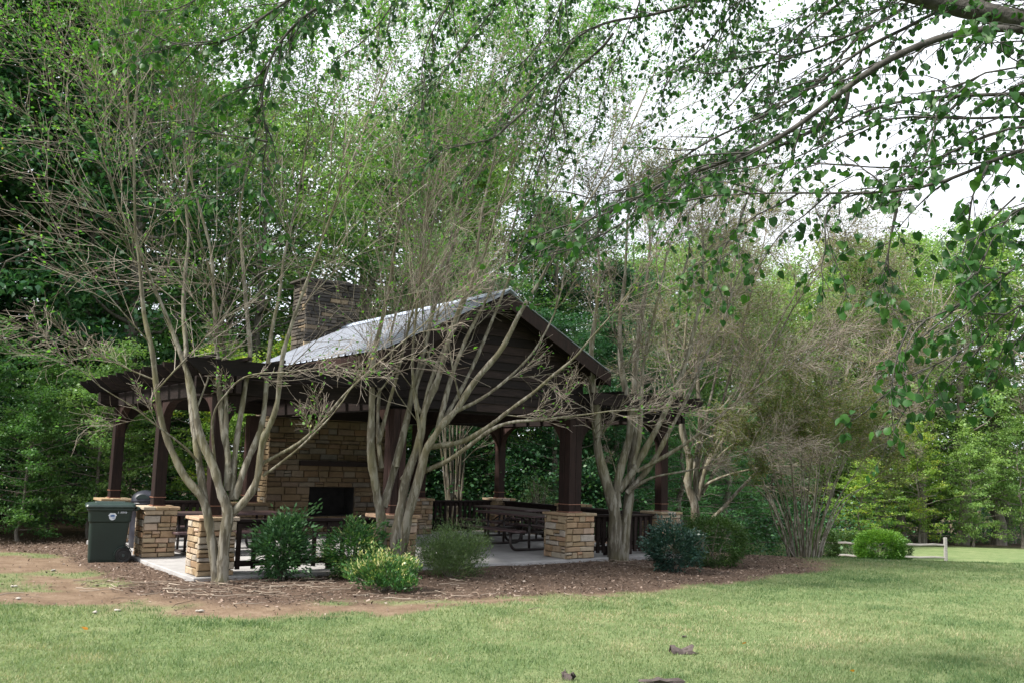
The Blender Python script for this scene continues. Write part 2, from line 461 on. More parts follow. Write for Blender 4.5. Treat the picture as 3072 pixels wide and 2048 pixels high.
M['light_hedge'] = leafmat('light_hedge_leaf', [(0.0, (0.035, 0.095, 0.025)), (0.5, (0.075, 0.165, 0.035)), (1.0, (0.14, 0.24, 0.05))], 0.35, 0.5)
M['fallen'] = leafmat('fallen_leaf', [(0.0, (0.30, 0.13, 0.03)), (1.0, (0.42, 0.20, 0.04))], 0.3, 0.6)
M['litter_bark'] = simple('litter_bark', [(0.3, (0.04, 0.032, 0.030)), (0.7, (0.10, 0.08, 0.074))], 14, 0.9, 0.006)
M['pale_stone'] = simple('pale_stone', [(0.3, (0.26, 0.24, 0.21)), (0.7, (0.40, 0.38, 0.34))], 14, 0.9, 0.006)
M['slate'] = simple('blue_slate', [(0.3, (0.10, 0.12, 0.17)), (0.7, (0.17, 0.20, 0.27))], 14, 0.7, 0.006)

# ---------------------------------------------------------------- ground
def axis(a, b, step, far, g=1.18):
    mid = list(np.arange(a, b + step / 2, step))
    lo, hi, s = [], [], step
    x = a
    while x > -far: s *= g; x -= s; lo.append(x)
    s = step; x = b
    while x < far: s *= g; x += s; hi.append(x)
    return np.array(lo[::-1] + mid + hi)

def vnoise(X, Y, f, seed):
    """smooth value noise"""
    r = np.random.default_rng(seed); T = r.random((64, 64))
    x = X * f; y = Y * f
    xi = np.floor(x).astype(int); yi = np.floor(y).astype(int)
    fx = x - xi; fy = y - yi
    fx = fx * fx * (3 - 2 * fx); fy = fy * fy * (3 - 2 * fy)
    g = lambda i, j: T[(xi + i) % 64, (yi + j) % 64]
    return (g(0, 0) * (1 - fx) + g(1, 0) * fx) * (1 - fy) + (g(0, 1) * (1 - fx) + g(1, 1) * fx) * fy

# edge of the lawn (towards the pavilion) and of the mulch bed, X -> Y
LAWN_X = [-60, -12, -8.5, -6.4, -5.3, -4.0, -2.7, -1.6, -0.5, 0.8, 2.0, 3.2, 4.6, 6.0, 7.5, 9.0]
LAWN_Y = [12.5, 12.5, 12.4, 12.3, 11.85, 11.55, 11.6, 12.3, 13.1, 13.9, 14.6, 15.9, 17.4, 18.7, 20.0, 22.0]
MUL_X = [-60, -8, -6.8, -5.8, -5.0, -4.2, -3.0, -2.0, -0.8, 0.6, 2.0, 3.4, 5.0, 6.4, 7.6]
MUL_Y = [40, 17.5, 15.6, 14.2, 13.3, 12.9, 12.75, 12.9, 13.4, 14.2, 14.9, 16.2, 17.6, 18.6, 20.0]

STRIP = [on_ground(*p)[:2] for p in ((1640, 2060), (1760, 2034), (1900, 2036), (2040, 2022), (2110, 2000), (2190, 1986))]
def masks(X, Y):
    n1 = vnoise(X, Y, 0.9, 1) - 0.5; n2 = vnoise(X, Y, 2.7, 2) - 0.5; n3 = vnoise(X, Y, 7.0, 3) - 0.5
    edge = np.interp(X, LAWN_X, LAWN_Y) + 0.6 * n1 + 0.55 * n2 + 0.3 * n3
    soil = smooth(-0.25, 0.35, Y - edge)                        # 0 lawn, 1 bare soil
    right = smooth(6.2, 7.6, X + 0.5 * (n1 + n2))
    soil = soil * (1 - right)
    dmin = np.full(np.shape(X), 9.0)
    for (ax, ay), (bx_, by_) in zip(STRIP[:-1], STRIP[1:]):
        ux, uy = bx_ - ax, by_ - ay
        t = np.clip(((X - ax) * ux + (Y - ay) * uy) / (ux * ux + uy * uy), 0, 1)
        dmin = np.minimum(dmin, np.hypot(X - ax - t * ux, Y - ay - t * uy))
    soil = np.maximum(soil, smooth(.09, .02, dmin + .10 * (n3 + .5) - .02) * .9)
    medge = np.interp(X, MUL_X, MUL_Y) + 0.5 * n1 + 0.4 * n2 + 0.2 * n3
    mul = smooth(-0.2, 0.3, Y - medge) * (1 - smooth(5.6, 7.0, X + 0.5 * n1))
    s, t = to_st(X, Y)
    mul = mul * (1 - smooth(7.5, 9.0, t))
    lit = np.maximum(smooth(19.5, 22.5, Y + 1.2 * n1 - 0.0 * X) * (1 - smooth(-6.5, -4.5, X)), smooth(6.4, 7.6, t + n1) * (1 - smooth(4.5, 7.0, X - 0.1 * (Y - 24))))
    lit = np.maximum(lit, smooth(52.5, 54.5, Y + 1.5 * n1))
    clay = smooth(0, 0.7, 1.0 - np.abs(X - 9.6 - 0.12 * (Y - 31)) / 2.6) * smooth(0, 0.6, 1 - np.abs(Y - 31.5) / 2.2)
    sparse = smooth(0.05, 0.35, n1 + n2 * 0.7) * 0.75 * soil * (1 - mul) * (1 - lit)    # thin grass growing in the soil
    return soil, mul, lit, clay, sparse

gx = axis(-13, 20, 0.16, 420); gy = axis(5.5, 27, 0.16, 500)
GX, GY = np.meshgrid(gx, gy)
soil, mul, lit, clay, sparse = masks(GX, GY)
GZ = ground_z(GX, GY)
GZ = GZ + 0.02 * (vnoise(GX, GY, 1.3, 9) - 0.5) + 0.018 * (vnoise(GX, GY, 4.0, 11) - 0.5) * (0.3 + mul)
s_, t_ = to_st(GX, GY)
under = (s_ > -0.25) & (s_ < 10.2) & (t_ > -0.25) & (t_ < 6.5)
GZ = np.where(under, -0.13, GZ)
ny, nx = GX.shape
idx = np.arange(nx * ny).reshape(ny, nx)
quads = np.stack([idx[:-1, :-1], idx[:-1, 1:], idx[1:, 1:], idx[1:, :-1]], -1).reshape(-1, 4)

m, nt = newmat('ground_cover')
tcn = nt.nodes.new('ShaderNodeTexCoord'); ov = tcn.outputs['Object']
nf = noise(nt, 26, 6, ov, 0.75); nm = noise(nt, 3.2, 5, ov); nl = noise(nt, 0.55, 4, ov); nff = noise(nt, 90, 4, ov, 0.8)
gcol = ramp(nt, mathn(nt, 'ADD', mathn(nt, 'MULTIPLY', nf, 0.45), mathn(nt, 'MULTIPLY', nm, 0.55)), [(0.3, (0.072, 0.108, 0.046)), (0.45, (0.125, 0.170, 0.075)), (0.55, (0.172, 0.21, 0.103)), (0.7, (0.25, 0.25, 0.148))])
gcol = mix(nt, 0.45, gcol, ramp(nt, nl, [(0.35, (0.55, 0.75, 0.45)), (0.65, (1.25, 1.15, 1.05))]), 'MULTIPLY')
scol = ramp(nt, mathn(nt, 'ADD', mathn(nt, 'MULTIPLY', nf, 0.5), mathn(nt, 'MULTIPLY', nm, 0.5)), [(0.3, (0.10, 0.068, 0.046)), (0.5, (0.185, 0.13, 0.09)), (0.7, (0.28, 0.215, 0.155))])
mcol = ramp(nt, nff, [(0.3, (0.05, 0.034, 0.025)), (0.5, (0.11, 0.076, 0.057)), (0.62, (0.165, 0.118, 0.09)), (0.75, (0.27, 0.21, 0.17))])
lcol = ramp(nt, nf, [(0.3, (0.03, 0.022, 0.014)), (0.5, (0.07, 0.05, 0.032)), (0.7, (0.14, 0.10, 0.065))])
ccol = ramp(nt, nf, [(0.3, (0.15, 0.06, 0.03)), (0.7, (0.27, 0.12, 0.065))])
c = mix(nt, attr(nt, 'soil'), gcol, scol)
c = mix(nt, attr(nt, 'sparse'), c, gcol)
c = mix(nt, attr(nt, 'mulch'), c, mcol)
c = mix(nt, attr(nt, 'clay'), c, ccol)
c = mix(nt, attr(nt, 'litter'), c, lcol)
principled(nt, c, 0.95, mathn(nt, 'ADD', nff, nf), 0.02, spec=0.1)
gm = mesh_arrays('ground', np.stack([GX, GY, GZ], -1).reshape(-1, 3), [quads], m, None, True)
for nme, arr in (('soil', soil), ('mulch', mul), ('litter', lit), ('clay', clay), ('sparse', sparse)):
    a = gm.attributes.new(nme, 'FLOAT', 'POINT'); a.data.foreach_set('value', arr.ravel().astype(np.float32))
tag(add('ground', gm), 'lawn, bare soil and mulch around the pavilion', kind='structure')

# ---------------------------------------------------------------- pavilion
S2, S3, S4, T2, T3 = 3.24, 7.36, 10.0, 3.0, 6.13
RS, RZ, SL, EAVE = 5.3, 5.10, 0.50, 2.62          # ridge position, height, slope, half width to the eaves
pavilion = empty('pavilion', (PX, PY, 0), PHI)
tag(pavilion, 'open timber picnic pavilion with metal gable roof, pergola wings and stone piers', 'pavilion')
slab = MB().bx(-0.36, 10.36, -0.36, 6.6, -0.16, 0.0).build('floor_slab', M['concrete'], pavilion, bevel=0.012)

def stone_rects(w, h, seed, hmin=0.075, hmax=0.15, wmin=0.13, wmax=0.36):
    r = random.Random(seed); out = []; z = 0.0
    while z < h - 0.02:
        hh = r.uniform(hmin, hmax)
        if h - z - hh < hmin * 0.8: hh = h - z
        u = 0.0
        while u < w - 0.01:
            ww = min(r.uniform(wmin, wmax), w - u)
            if w - u - ww < wmin * 0.7: ww = w - u
            if hh > 0.115 and ww < 0.26 and r.random() < 0.35:
                k = r.uniform(0.4, 0.6)
                out += [(u, u + ww, z, z + hh * k), (u, u + ww, z + hh * k, z + hh)]
            else:
                out.append((u, u + ww, z, z + hh))
            u += ww
        z += hh
    return out

def stone_solid(mb, O, U, N, rect, th, r, gap=0.007):
    """one rough stone: face plane through O, along U and z, proud along N"""
    u0, u1, z0, z1 = rect
    j = lambda a: r.uniform(-a, a)
    g = gap
    q = [(u0 + g + j(.005), z0 + g + j(.005)), (u1 - g + j(.005), z0 + g + j(.008)), (u1 - g + j(.005), z1 - g + j(.008)), (u0 + g + j(.005), z1 - g + j(.005))]
    cu, cz = (u0 + u1) / 2, (z0 + z1) / 2
    d = th + j(0.012)
    P = lambda a, b, h: np.array(O) + np.array(U) * a + np.array([0, 0, b]) + np.array(N) * h
    back = [P(a, b, -0.012) for a, b in q]
    mid = [P(a, b, d * 0.72) for a, b in q]
    e = 0.012
    front = [P(a + (e if a < cu else -e), b + (e if b < cz else -e), d + j(0.006)) for a, b in q]
    vs = back + mid + front
    fs = [(0, 1, 5, 4), (1, 2, 6, 5), (2, 3, 7, 6), (3, 0, 4, 7), (4, 5, 9, 8), (5, 6, 10, 9), (6, 7, 11, 10), (7, 4, 8, 11), (8, 9, 10, 11)]
    mb.raw(vs, fs, r.random())

def stone_face(parent, O, U, N, w, h, seed, mat, single=True, th=0.05, skip=None, prob=1.0, **kw):
    r = random.Random(seed)
    rest = MB()
    for rect in stone_rects(w, h, seed, **kw):
        if skip and skip(rect): continue
        if single:
            b = MB(); stone_solid(b, O, U, N, rect, th, r); b.build('stone', mat, parent)
        else:
            stone_solid(rest, O, U, N, rect, th, r)
    if rest.v:
        tag(rest.build('stone_facing', mat, parent), kind='stuff')

def pier(s, t, w, seed, singles=(True, True), h=0.84):
    p = MB().bx(s - w + 0.05, s + w - 0.05, t - w + 0.05, t + w - 0.05, -0.1, h).build('stone_pier', M['mortar'], pavilion)
    a = w - 0.05
    z0 = 0.001
    stone_face(p, (s - w, t - a, z0), (1, 0, 0), (0, -1, 0), 2 * w, h, seed, M['stone'], singles[0])
    stone_face(p, (s - a, t - a, z0), (0, 1, 0), (-1, 0, 0), 2 * a, h, seed + 1, M['stone'], singles[1])
    stone_face(p, (s + a, t - a, z0), (0, 1, 0), (1, 0, 0), 2 * a, h, seed + 2, M['stone'], False)
    stone_face(p, (s - w, t + a, z0), (1, 0, 0), (0, 1, 0), 2 * w, h, seed + 3, M['stone'], False)
    r = random.Random(seed + 9); n = 3; c = w + 0.035; xs = [-c, -c + 2 * c * r.uniform(.28, .4), -c + 2 * c * r.uniform(.6, .72), c]
    for i in range(n):
        b = MB(); b.box((s + (xs[i] + xs[i + 1]) / 2, t, h + 0.03), (xs[i + 1] - xs[i] - 0.008, 2 * c + r.uniform(-.03, .02), 0.055 + r.uniform(-.008, .008)), Matrix.Rotation(r.uniform(-.01, .01), 3, 'Y'), r.random())
        b.build('cap_stone', M['stone'], p, bevel=0.008)
    return p

def post(s, t, w, z1, braces=(), pieces=1, z0=0.9):
    """timber post on a pier; braces: (direction s, direction t)"""
    if pieces == 1:
        p = MB().bx(s - w, s + w, t - w, t + w, z0, z1, random.random()).build('timber_post', M['timber'], pavilion, bevel=0.01)
    else:
        b = MB(); g = 0.006
        for ix in (0, 1):
            for iy in (0, 1):
                dx = 0.0 if iy else 0.012 * (ix * 2 - 1)
                b.bx(s + (0 if ix else -w) + g, s + (w if ix else 0) - g, t + (0 if iy else -w) + g + dx * .5, t + (w if iy else 0) - g, z0, z1, random.random())
        p = b.build('timber_post', M['timber'], pavilion, bevel=0.008)
    e = w + 0.012
    band = MB().bx(s - e, s + e, t - e, t + e, z0 + 0.0, z0 + 0.02).bx(s - e, s + e, t - e, t + e, z0 + 0.155, z0 + 0.168)
    band.build('base_band', M['copper'], p)
    for ds, dt in braces:
        L = 0.62; k = 9; th = 0.14; hw = w * 0.72
        pts = []
        for i in range(k + 1):
            a = i / k * math.pi / 2
            pts.append((w + L - L * math.cos(a) * 1.0, 0)) if False else None
        inner = [(w + L * (1 - math.cos(a)), z1 - L + L * math.sin(a)) for a in np.linspace(0, math.pi / 2, k)]
        poly = [(w - 0.002, z1 - L - 0.10)] + [(x + 0.0, z - 0.02 if 0 < i < k - 1 else z - 0.02) for i, (x, z) in enumerate(inner)] + [(w + L + 0.08, z1 - 0.002), (w - 0.002, z1 - 0.002)]
        b = MB()
        n = len(poly)
        D = np.array([ds, dt, 0.0]); Nn = np.array([-dt, ds, 0.0])
        vs = [np.array([s, t, 0]) + D * x + Nn * h + np.array([0, 0, z]) for h in (-hw, hw) for x, z in poly]
        # fan from the inner corner keeps the concave profile clean
        fs = []
        for i in range(n - 2):
            fs.append((n - 1, i, i + 1)); fs.append((2 * n - 1, n + i + 1, n + i))
        fs += [(i, i + n, (i + 1) % n + n, (i + 1) % n) for i in range(n)]
        b.raw(vs, fs, random.random())
        b.build('curved_brace', M['timber'], p)
    return p

ZB = 2.82
piers = [  # s, t, half width, single stones on the two seen faces
    (0, 0, 0.295, True), (S2, 0, 0.33, True), (S3, 0, 0.37, True), (S4, 0, 0.30, True), (0, T2, 0.295, True), (0, T3, 0.295, True),
    (S3 + 0.05, T3, 0.30, True), (S4, T3, 0.30, True), (S4, T2, 0.30, True)]
for i, (s, t, w, one) in enumerate(piers):
    near = i in (0, 1, 2, 3, 4, 6)
    pier(s, t, w, 100 + i * 20, (near, near and i in (0, 1, 2, 4, 6)))
post(0, 0, 0.105, ZB, [(1, 0), (0, 1)])
post(0, T2, 0.105, ZB, [(0, 1), (0, -1)])
post(0, T3, 0.105, ZB, [(0, -1), (1, 0)])
post(S4, 0, 0.105, ZB, [(-1, 0), (0, 1)])
post(S4, T2, 0.105, ZB, [(0, 1), (0, -1)])
post(S4, T3, 0.105, ZB, [(0, -1), (-1, 0)])
post(S2, 0, 0.15, ZB - 0.05, [(0, 1)], 4)
post(S3, 0, 0.175, ZB - 0.05, [(0, 1), (1, 0)], 4)
post(2.92, T3 - 0.06, 0.14, ZB - 0.05, [], 1, 0.80)
post(S3 + 0.05, T3, 0.15, ZB - 0.05, [(0, -1)], 1)

def beam(x0, x1, y0, y1, z0, z1, mat='beam', name='timber_beam'):
    return MB().bx(x0, x1, y0, y1, z0, z1, random.random()).build(name, M[mat], pavilion, bevel=0.008)
# perimeter beams: front and back run past the corners, sides butt between them
for t in (0, T3):
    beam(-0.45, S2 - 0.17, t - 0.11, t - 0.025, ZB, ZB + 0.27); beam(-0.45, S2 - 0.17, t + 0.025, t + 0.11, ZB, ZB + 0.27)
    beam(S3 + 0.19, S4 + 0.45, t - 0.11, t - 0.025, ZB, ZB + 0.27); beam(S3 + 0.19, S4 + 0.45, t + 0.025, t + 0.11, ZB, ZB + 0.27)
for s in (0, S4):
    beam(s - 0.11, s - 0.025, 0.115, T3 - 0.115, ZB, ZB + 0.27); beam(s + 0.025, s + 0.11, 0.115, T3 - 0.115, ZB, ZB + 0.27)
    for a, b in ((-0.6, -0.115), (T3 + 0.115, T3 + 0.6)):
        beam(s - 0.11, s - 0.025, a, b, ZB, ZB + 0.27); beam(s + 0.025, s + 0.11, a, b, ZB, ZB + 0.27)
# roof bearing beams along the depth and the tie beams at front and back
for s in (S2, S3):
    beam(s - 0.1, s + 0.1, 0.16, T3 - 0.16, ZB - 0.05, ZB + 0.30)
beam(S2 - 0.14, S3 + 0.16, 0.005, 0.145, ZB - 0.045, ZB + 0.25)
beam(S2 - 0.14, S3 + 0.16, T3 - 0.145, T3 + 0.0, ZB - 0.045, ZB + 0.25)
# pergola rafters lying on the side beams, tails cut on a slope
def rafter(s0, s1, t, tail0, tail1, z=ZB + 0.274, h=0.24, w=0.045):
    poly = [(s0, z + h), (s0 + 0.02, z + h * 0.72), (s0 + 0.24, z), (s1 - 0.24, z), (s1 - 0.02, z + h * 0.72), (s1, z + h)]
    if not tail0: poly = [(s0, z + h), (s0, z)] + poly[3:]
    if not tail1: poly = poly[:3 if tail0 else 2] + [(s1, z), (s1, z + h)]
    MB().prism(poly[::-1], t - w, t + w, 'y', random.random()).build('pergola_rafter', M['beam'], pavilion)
ts = np.linspace(-0.5, T3 + 0.5, 13)
for t in ts:
    rafter(-0.75, S2 - 0.12, float(t), True, False)
    rafter(S3 + 0.14, S4 + 0.75, float(t), False, True)
# small purlins across the rafters
for s in np.linspace(-0.4, 2.4, 6):
    MB().bx(s - 0.03, s + 0.03, -0.75, T3 + 0.75, ZB + 0.516, ZB + 0.566, random.random()).build('pergola_purlin', M['beam'], pavilion)
for s in np.linspace(8.1, 10.4, 5):
    MB().bx(s - 0.03, s + 0.03, -0.75, T3 + 0.75, ZB + 0.516, ZB + 0.566, random.random()).build('pergola_purlin', M['beam'], pavilion)

# roof
RT0, RT1 = -0.55, 6.32
roof = None
b = MB()
under_z = 0.06
for sg in (-1, 1):
    poly = [(RS, RZ - 0.03), (RS + sg * EAVE, RZ - 0.03 - SL * EAVE), (RS + sg * EAVE, RZ - 0.09 - SL * EAVE), (RS, RZ - 0.09)]
    b.prism(poly if sg < 0 else poly[::-1], RT0 + 0.03, RT1 - 0.03, 'y', 0.4)
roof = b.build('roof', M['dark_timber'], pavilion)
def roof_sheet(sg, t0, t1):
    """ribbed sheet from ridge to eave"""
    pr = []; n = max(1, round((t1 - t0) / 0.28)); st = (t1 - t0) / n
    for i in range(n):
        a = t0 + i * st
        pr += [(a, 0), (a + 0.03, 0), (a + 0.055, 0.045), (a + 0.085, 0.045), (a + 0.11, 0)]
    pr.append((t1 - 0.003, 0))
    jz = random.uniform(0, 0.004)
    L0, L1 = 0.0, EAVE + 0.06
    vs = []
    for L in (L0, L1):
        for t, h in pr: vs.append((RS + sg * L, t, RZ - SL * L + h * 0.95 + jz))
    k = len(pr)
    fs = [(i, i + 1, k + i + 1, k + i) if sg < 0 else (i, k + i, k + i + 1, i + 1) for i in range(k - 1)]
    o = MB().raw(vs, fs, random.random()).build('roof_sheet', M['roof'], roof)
    o.data.materials.append(M['rib_side'])
    for i, p in enumerate(o.data.polygons): p.material_index = 1 if i % 5 in (1, 3) else 0  # both sloping sides of each rib take the darker grey
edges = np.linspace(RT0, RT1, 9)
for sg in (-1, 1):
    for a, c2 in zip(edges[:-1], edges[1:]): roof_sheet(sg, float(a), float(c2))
MB().prism([(RS - 0.17, RZ - 0.035), (RS, RZ + 0.06), (RS + 0.17, RZ - 0.035), (RS + 0.17, RZ - 0.015), (RS, RZ + 0.085), (RS - 0.17, RZ - 0.015)], RT0 - 0.01, RT1 + 0.01, 'y').build('ridge_cap', M['roof'], roof)
# rake boards and fascia
for t in (RT0, RT1 - 0.045):
    for sg in (-1, 1):
        e = EAVE + 0.03
        poly = [(RS, RZ - 0.035), (RS + sg * e, RZ - 0.035 - SL * e), (RS + sg * e, RZ - 0.29 - SL * e), (RS, RZ - 0.30)]
        MB().prism(poly if sg < 0 else poly[::-1], t, t + 0.042, 'y', random.random()).build('rake_board', M['timber'], roof)
for sg in (-1, 1):
    x = RS + sg * (EAVE + 0.005)
    MB().bx(min(x, x + sg * 0.03), max(x, x + sg * 0.03), RT0 + 0.05, RT1 - 0.05, RZ - SL * EAVE - 0.26, RZ - SL * EAVE - 0.06, 0.5).build('fascia_board', M['timber'], roof)
    for t in np.linspace(RT0 + 0.35, RT1 - 0.35, 10):       # rafters under the roof
        poly = [(RS + sg * 0.02, RZ - 0.092), (RS + sg * (EAVE - .03), RZ - 0.092 - SL * (EAVE - .03)), (RS + sg * (EAVE - .03), RZ - 0.22 - SL * (EAVE - .03)), (RS + sg * 0.02, RZ - 0.23)]
        MB().prism(poly if sg < 0 else poly[::-1], float(t) - 0.03, float(t) + 0.03, 'y', random.random()).build('roof_rafter', M['dark_timber'], roof)
# gable walls of lapped boards
def gable(t, face):
    g = MB().prism([(RS - 2.2, ZB + 0.28), (RS + 2.2, ZB + 0.28), (RS + 2.2, RZ - 0.12 - SL * 2.2), (RS, RZ - 0.12), (RS - 2.2, RZ - 0.12 - SL * 2.2)], t, t + 0.05, 'y').build('gable_wall', M['dark_timber'], pavilion)
    z = ZB; hgt = 0.165
    while z < RZ - 0.3:
        top = z + hgt + 0.015
        hw0 = min(2.3, (RZ - 0.16 - z) / SL); hw1 = min(2.3, (RZ - 0.16 - top) / SL)
        if hw1 < 0.06: hw1 = 0.05
        n = 2 if hw0 > 1.4 else 1
        cut = random.uniform(-0.8, 0.8)
        segs = [(-hw0, -hw1, cut, cut), (cut + 0.004, cut + 0.004, hw0, hw1)] if n == 2 else [(-hw0, -hw1, hw0, hw1)]
        for a0, a1, b0, b1 in segs:
            o0 = 0.034 + random.uniform(0, .006); o1 = 0.008
            vs = [(RS + a0, t - face * o0, z), (RS + b0, t - face * o0, z), (RS + b1, t - face * o1, top), (RS + a1, t - face * o1, top),
                  (RS + a0, t - face * .002, z), (RS + b0, t - face * .002, z), (RS + b1, t - face * .002, top), (RS + a1, t - face * .002, top)]
            fs = [(0, 1, 2, 3), (4, 7, 6, 5), (0, 4, 5, 1), (1, 5, 6, 2), (2, 6, 7, 3), (3, 7, 4, 0)]
            if face < 0: fs = [f[::-1] for f in fs]
            MB().raw(vs, fs, random.random()).build('gable_board', M['beam'], g)
        z += hgt
gable(-0.05, 1)
gable(T3 + 0.03, -1)

# railings
def railing(s0, t0, s1, t1, spacing=0.15, name='railing'):
    L = math.hypot(s1 - s0, t1 - t0); ang = math.atan2(t1 - t0, s1 - s0)
    def part(nm, b, par): return b.build(nm, M['dark_timber'], par, (s0, t0, 0), (0, 0, ang)) if par is pavilion else b.build(nm, M['dark_timber'], par)
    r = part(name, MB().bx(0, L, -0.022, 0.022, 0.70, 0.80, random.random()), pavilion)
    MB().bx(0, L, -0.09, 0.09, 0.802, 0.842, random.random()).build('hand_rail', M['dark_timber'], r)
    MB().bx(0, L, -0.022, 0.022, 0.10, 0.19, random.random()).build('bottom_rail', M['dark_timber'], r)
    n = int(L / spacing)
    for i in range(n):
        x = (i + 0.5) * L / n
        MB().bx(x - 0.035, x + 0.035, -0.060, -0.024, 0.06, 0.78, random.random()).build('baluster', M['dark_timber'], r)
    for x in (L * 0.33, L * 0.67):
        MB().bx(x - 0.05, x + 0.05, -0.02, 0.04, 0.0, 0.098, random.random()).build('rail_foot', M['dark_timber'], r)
railing(0.3, 0, S2 - 0.33, 0, 0.26)
railing(S3 + 0.37, 0, S4 - 0.30, 0)
railing(S3 + 0.35, T3, S4 - 0.30, T3)
railing(0.3, T3, 2.3, T3)
railing(S4, 0.30, S4, T2 - 0.3)
railing(S4, T2 + 0.3, S4, T3 - 0.3)

# ---------------------------------------------------------------- stone fireplace
fire = empty('stone_fireplace', (PX, PY, 0), PHI)
tag(fire, 'tall tan stone fireplace with dark opening, timber mantel and blackened chimney', 'fireplace')
FT, FS0, FS1, CS0, CS1 = 6.12, 3.35, 6.9, 4.15, 5.62
OS0, OS1, OZ0, OZ1 = 4.42, 5.62, 0.47, 1.16
d = 0.05
def panel(mb, u0, u1, z0, z1, t0, t1): mb.bx(u0, u1, t0, t1, z0, z1)
b = MB()
panel(b, FS0 + d, OS0, 0, 3.6, FT + d, FT + 0.95); panel(b, OS1, FS1 - d, 0, 3.6, FT + d, FT + 0.95)
panel(b, OS0, OS1, 0, OZ0, FT + d, FT + 0.95); panel(b, OS0, OS1, OZ1, 3.6, FT + d, FT + 0.95)
panel(b, CS0 + d, CS1 - d, 3.6, 6.15, FT + 0.25, FT + 0.97)
body = b.build('chimney_core', M['mortar'], fire)
MB().bx(OS0 + 0.001, OS1 - 0.001, FT + 0.55, FT + 0.6, OZ0, OZ1).bx(OS0, OS0 + 0.01, FT + 0.06, FT + 0.55, OZ0, OZ1).bx(OS1 - 0.01, OS1, FT + 0.06, FT + 0.55, OZ0, OZ1).bx(OS0 + .012, OS1 - .012, FT + 0.06, FT + 0.548, OZ1 - 0.01, OZ1 - .001).bx(OS0 + .012, OS1 - .012, FT + 0.06, FT + 0.548, OZ0 + .001, OZ0 + 0.01).build('firebox', M['soot'], fire)
def skip_open(rc): 
    u0, u1, z0, z1 = rc; a, c2 = OS0 - FS0, OS1 - FS0
    cu, cz = (u0 + u1) / 2, (z0 + z1) / 2
    return a < cu < c2 and OZ0 < cz < OZ1
def face_regions(O, regs, seed, mat, single):
    for i, (u0, u1, z0, z1) in enumerate(regs):
        stone_face(fire, (O[0] + u0, O[1], z0), (1, 0, 0), (0, -1, 0), u1 - u0, z1 - z0, seed + i, mat, single, hmin=0.08, hmax=0.16, wmin=0.16, wmax=0.5)
W_ = FS1 - FS0
face_regions((FS0, FT + d), [(0, OS0 - FS0, 0, OZ1), (OS1 - FS0, W_, 0, OZ1), (OS0 - FS0, OS1 - FS0, 0, OZ0), (0, W_, OZ1, 2.75)], 501, M['stone_shaded'], True)
face_regions((FS0, FT + d), [(0, W_, 2.75, 3.6)], 521, M['stone_shaded'], False)
stone_face(fire, (FS0 + d, FT + d, 0), (0, 1, 0), (-1, 0, 0), 0.9, 2.75, 531, M['stone_shaded'], True)
stone_face(fire, (FS0 + d, FT + d, 2.75), (0, 1, 0), (-1, 0, 0), 0.9, 0.85, 532, M['stone_shaded'], False)
stone_face(fire, (FS1 - d, FT + d, 0), (0, 1, 0), (1, 0, 0), 0.9, 3.6, 533, M['stone_shaded'], False)
stone_face(fire, (FS0, FT + 0.95, 0), (1, 0, 0), (0, 1, 0), W_, 3.6, 534, M['stone_shaded'], False)
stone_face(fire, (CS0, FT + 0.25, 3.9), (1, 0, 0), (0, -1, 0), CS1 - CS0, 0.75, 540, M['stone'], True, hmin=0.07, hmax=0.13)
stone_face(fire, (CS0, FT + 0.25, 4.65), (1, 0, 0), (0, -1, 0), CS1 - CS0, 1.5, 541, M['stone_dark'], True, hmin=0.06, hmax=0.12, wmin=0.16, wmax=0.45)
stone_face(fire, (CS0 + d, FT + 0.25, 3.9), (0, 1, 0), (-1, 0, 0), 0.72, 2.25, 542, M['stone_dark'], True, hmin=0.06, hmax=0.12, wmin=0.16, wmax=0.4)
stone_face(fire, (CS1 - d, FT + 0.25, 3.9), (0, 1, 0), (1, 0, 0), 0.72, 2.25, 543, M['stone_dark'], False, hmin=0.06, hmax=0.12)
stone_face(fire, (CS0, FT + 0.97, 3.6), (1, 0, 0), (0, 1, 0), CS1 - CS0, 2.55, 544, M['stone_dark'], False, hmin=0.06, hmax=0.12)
for i in range(4):
    a = CS0 - 0.09 + i * (CS1 - CS0 + 0.18) / 4
    MB().bx(a + .004, a + (CS1 - CS0 + 0.18) / 4 - .004, FT + 0.12 + 0.02 * (i % 2), FT + 1.08, 6.152, 6.21 + 0.012 * (i % 3), random.random()).build('cap_stone', M['stone_dark'], fire, bevel=0.01)
MB().bx(4.1, 5.95, FT - 0.16, FT - 0.012, 1.66, 1.78, 0.3).build('mantel', M['dark_timber'], fire, bevel=0.01)
# low stone hearth walls on both sides and the raised hearth in front
for (a, c2, sd_) in ((2.35, FS0 - 0.02, 560),):
    w = MB().bx(a + d, c2 - d, FT - 0.25 + d, FT + 0.3, 0, 0.74).build('hearth_wall', M['mortar'], fire)
    stone_face(w, (a, FT - 0.25 + d, 0), (1, 0, 0), (0, -1, 0), c2 - a, 0.74, sd_, M['stone_shaded'], True)
    stone_face(w, (a + d, FT - 0.25 + d, 0), (0, 1, 0), (-1, 0, 0), 0.5, 0.74, sd_ + 1, M['stone_shaded'], True)
    MB().bx(a - 0.02, c2 - 0.004, FT - 0.28, FT + 0.3, 0.742, 0.80, 0.45).build('cap_stone', M['stone_shaded'], w, bevel=0.01)

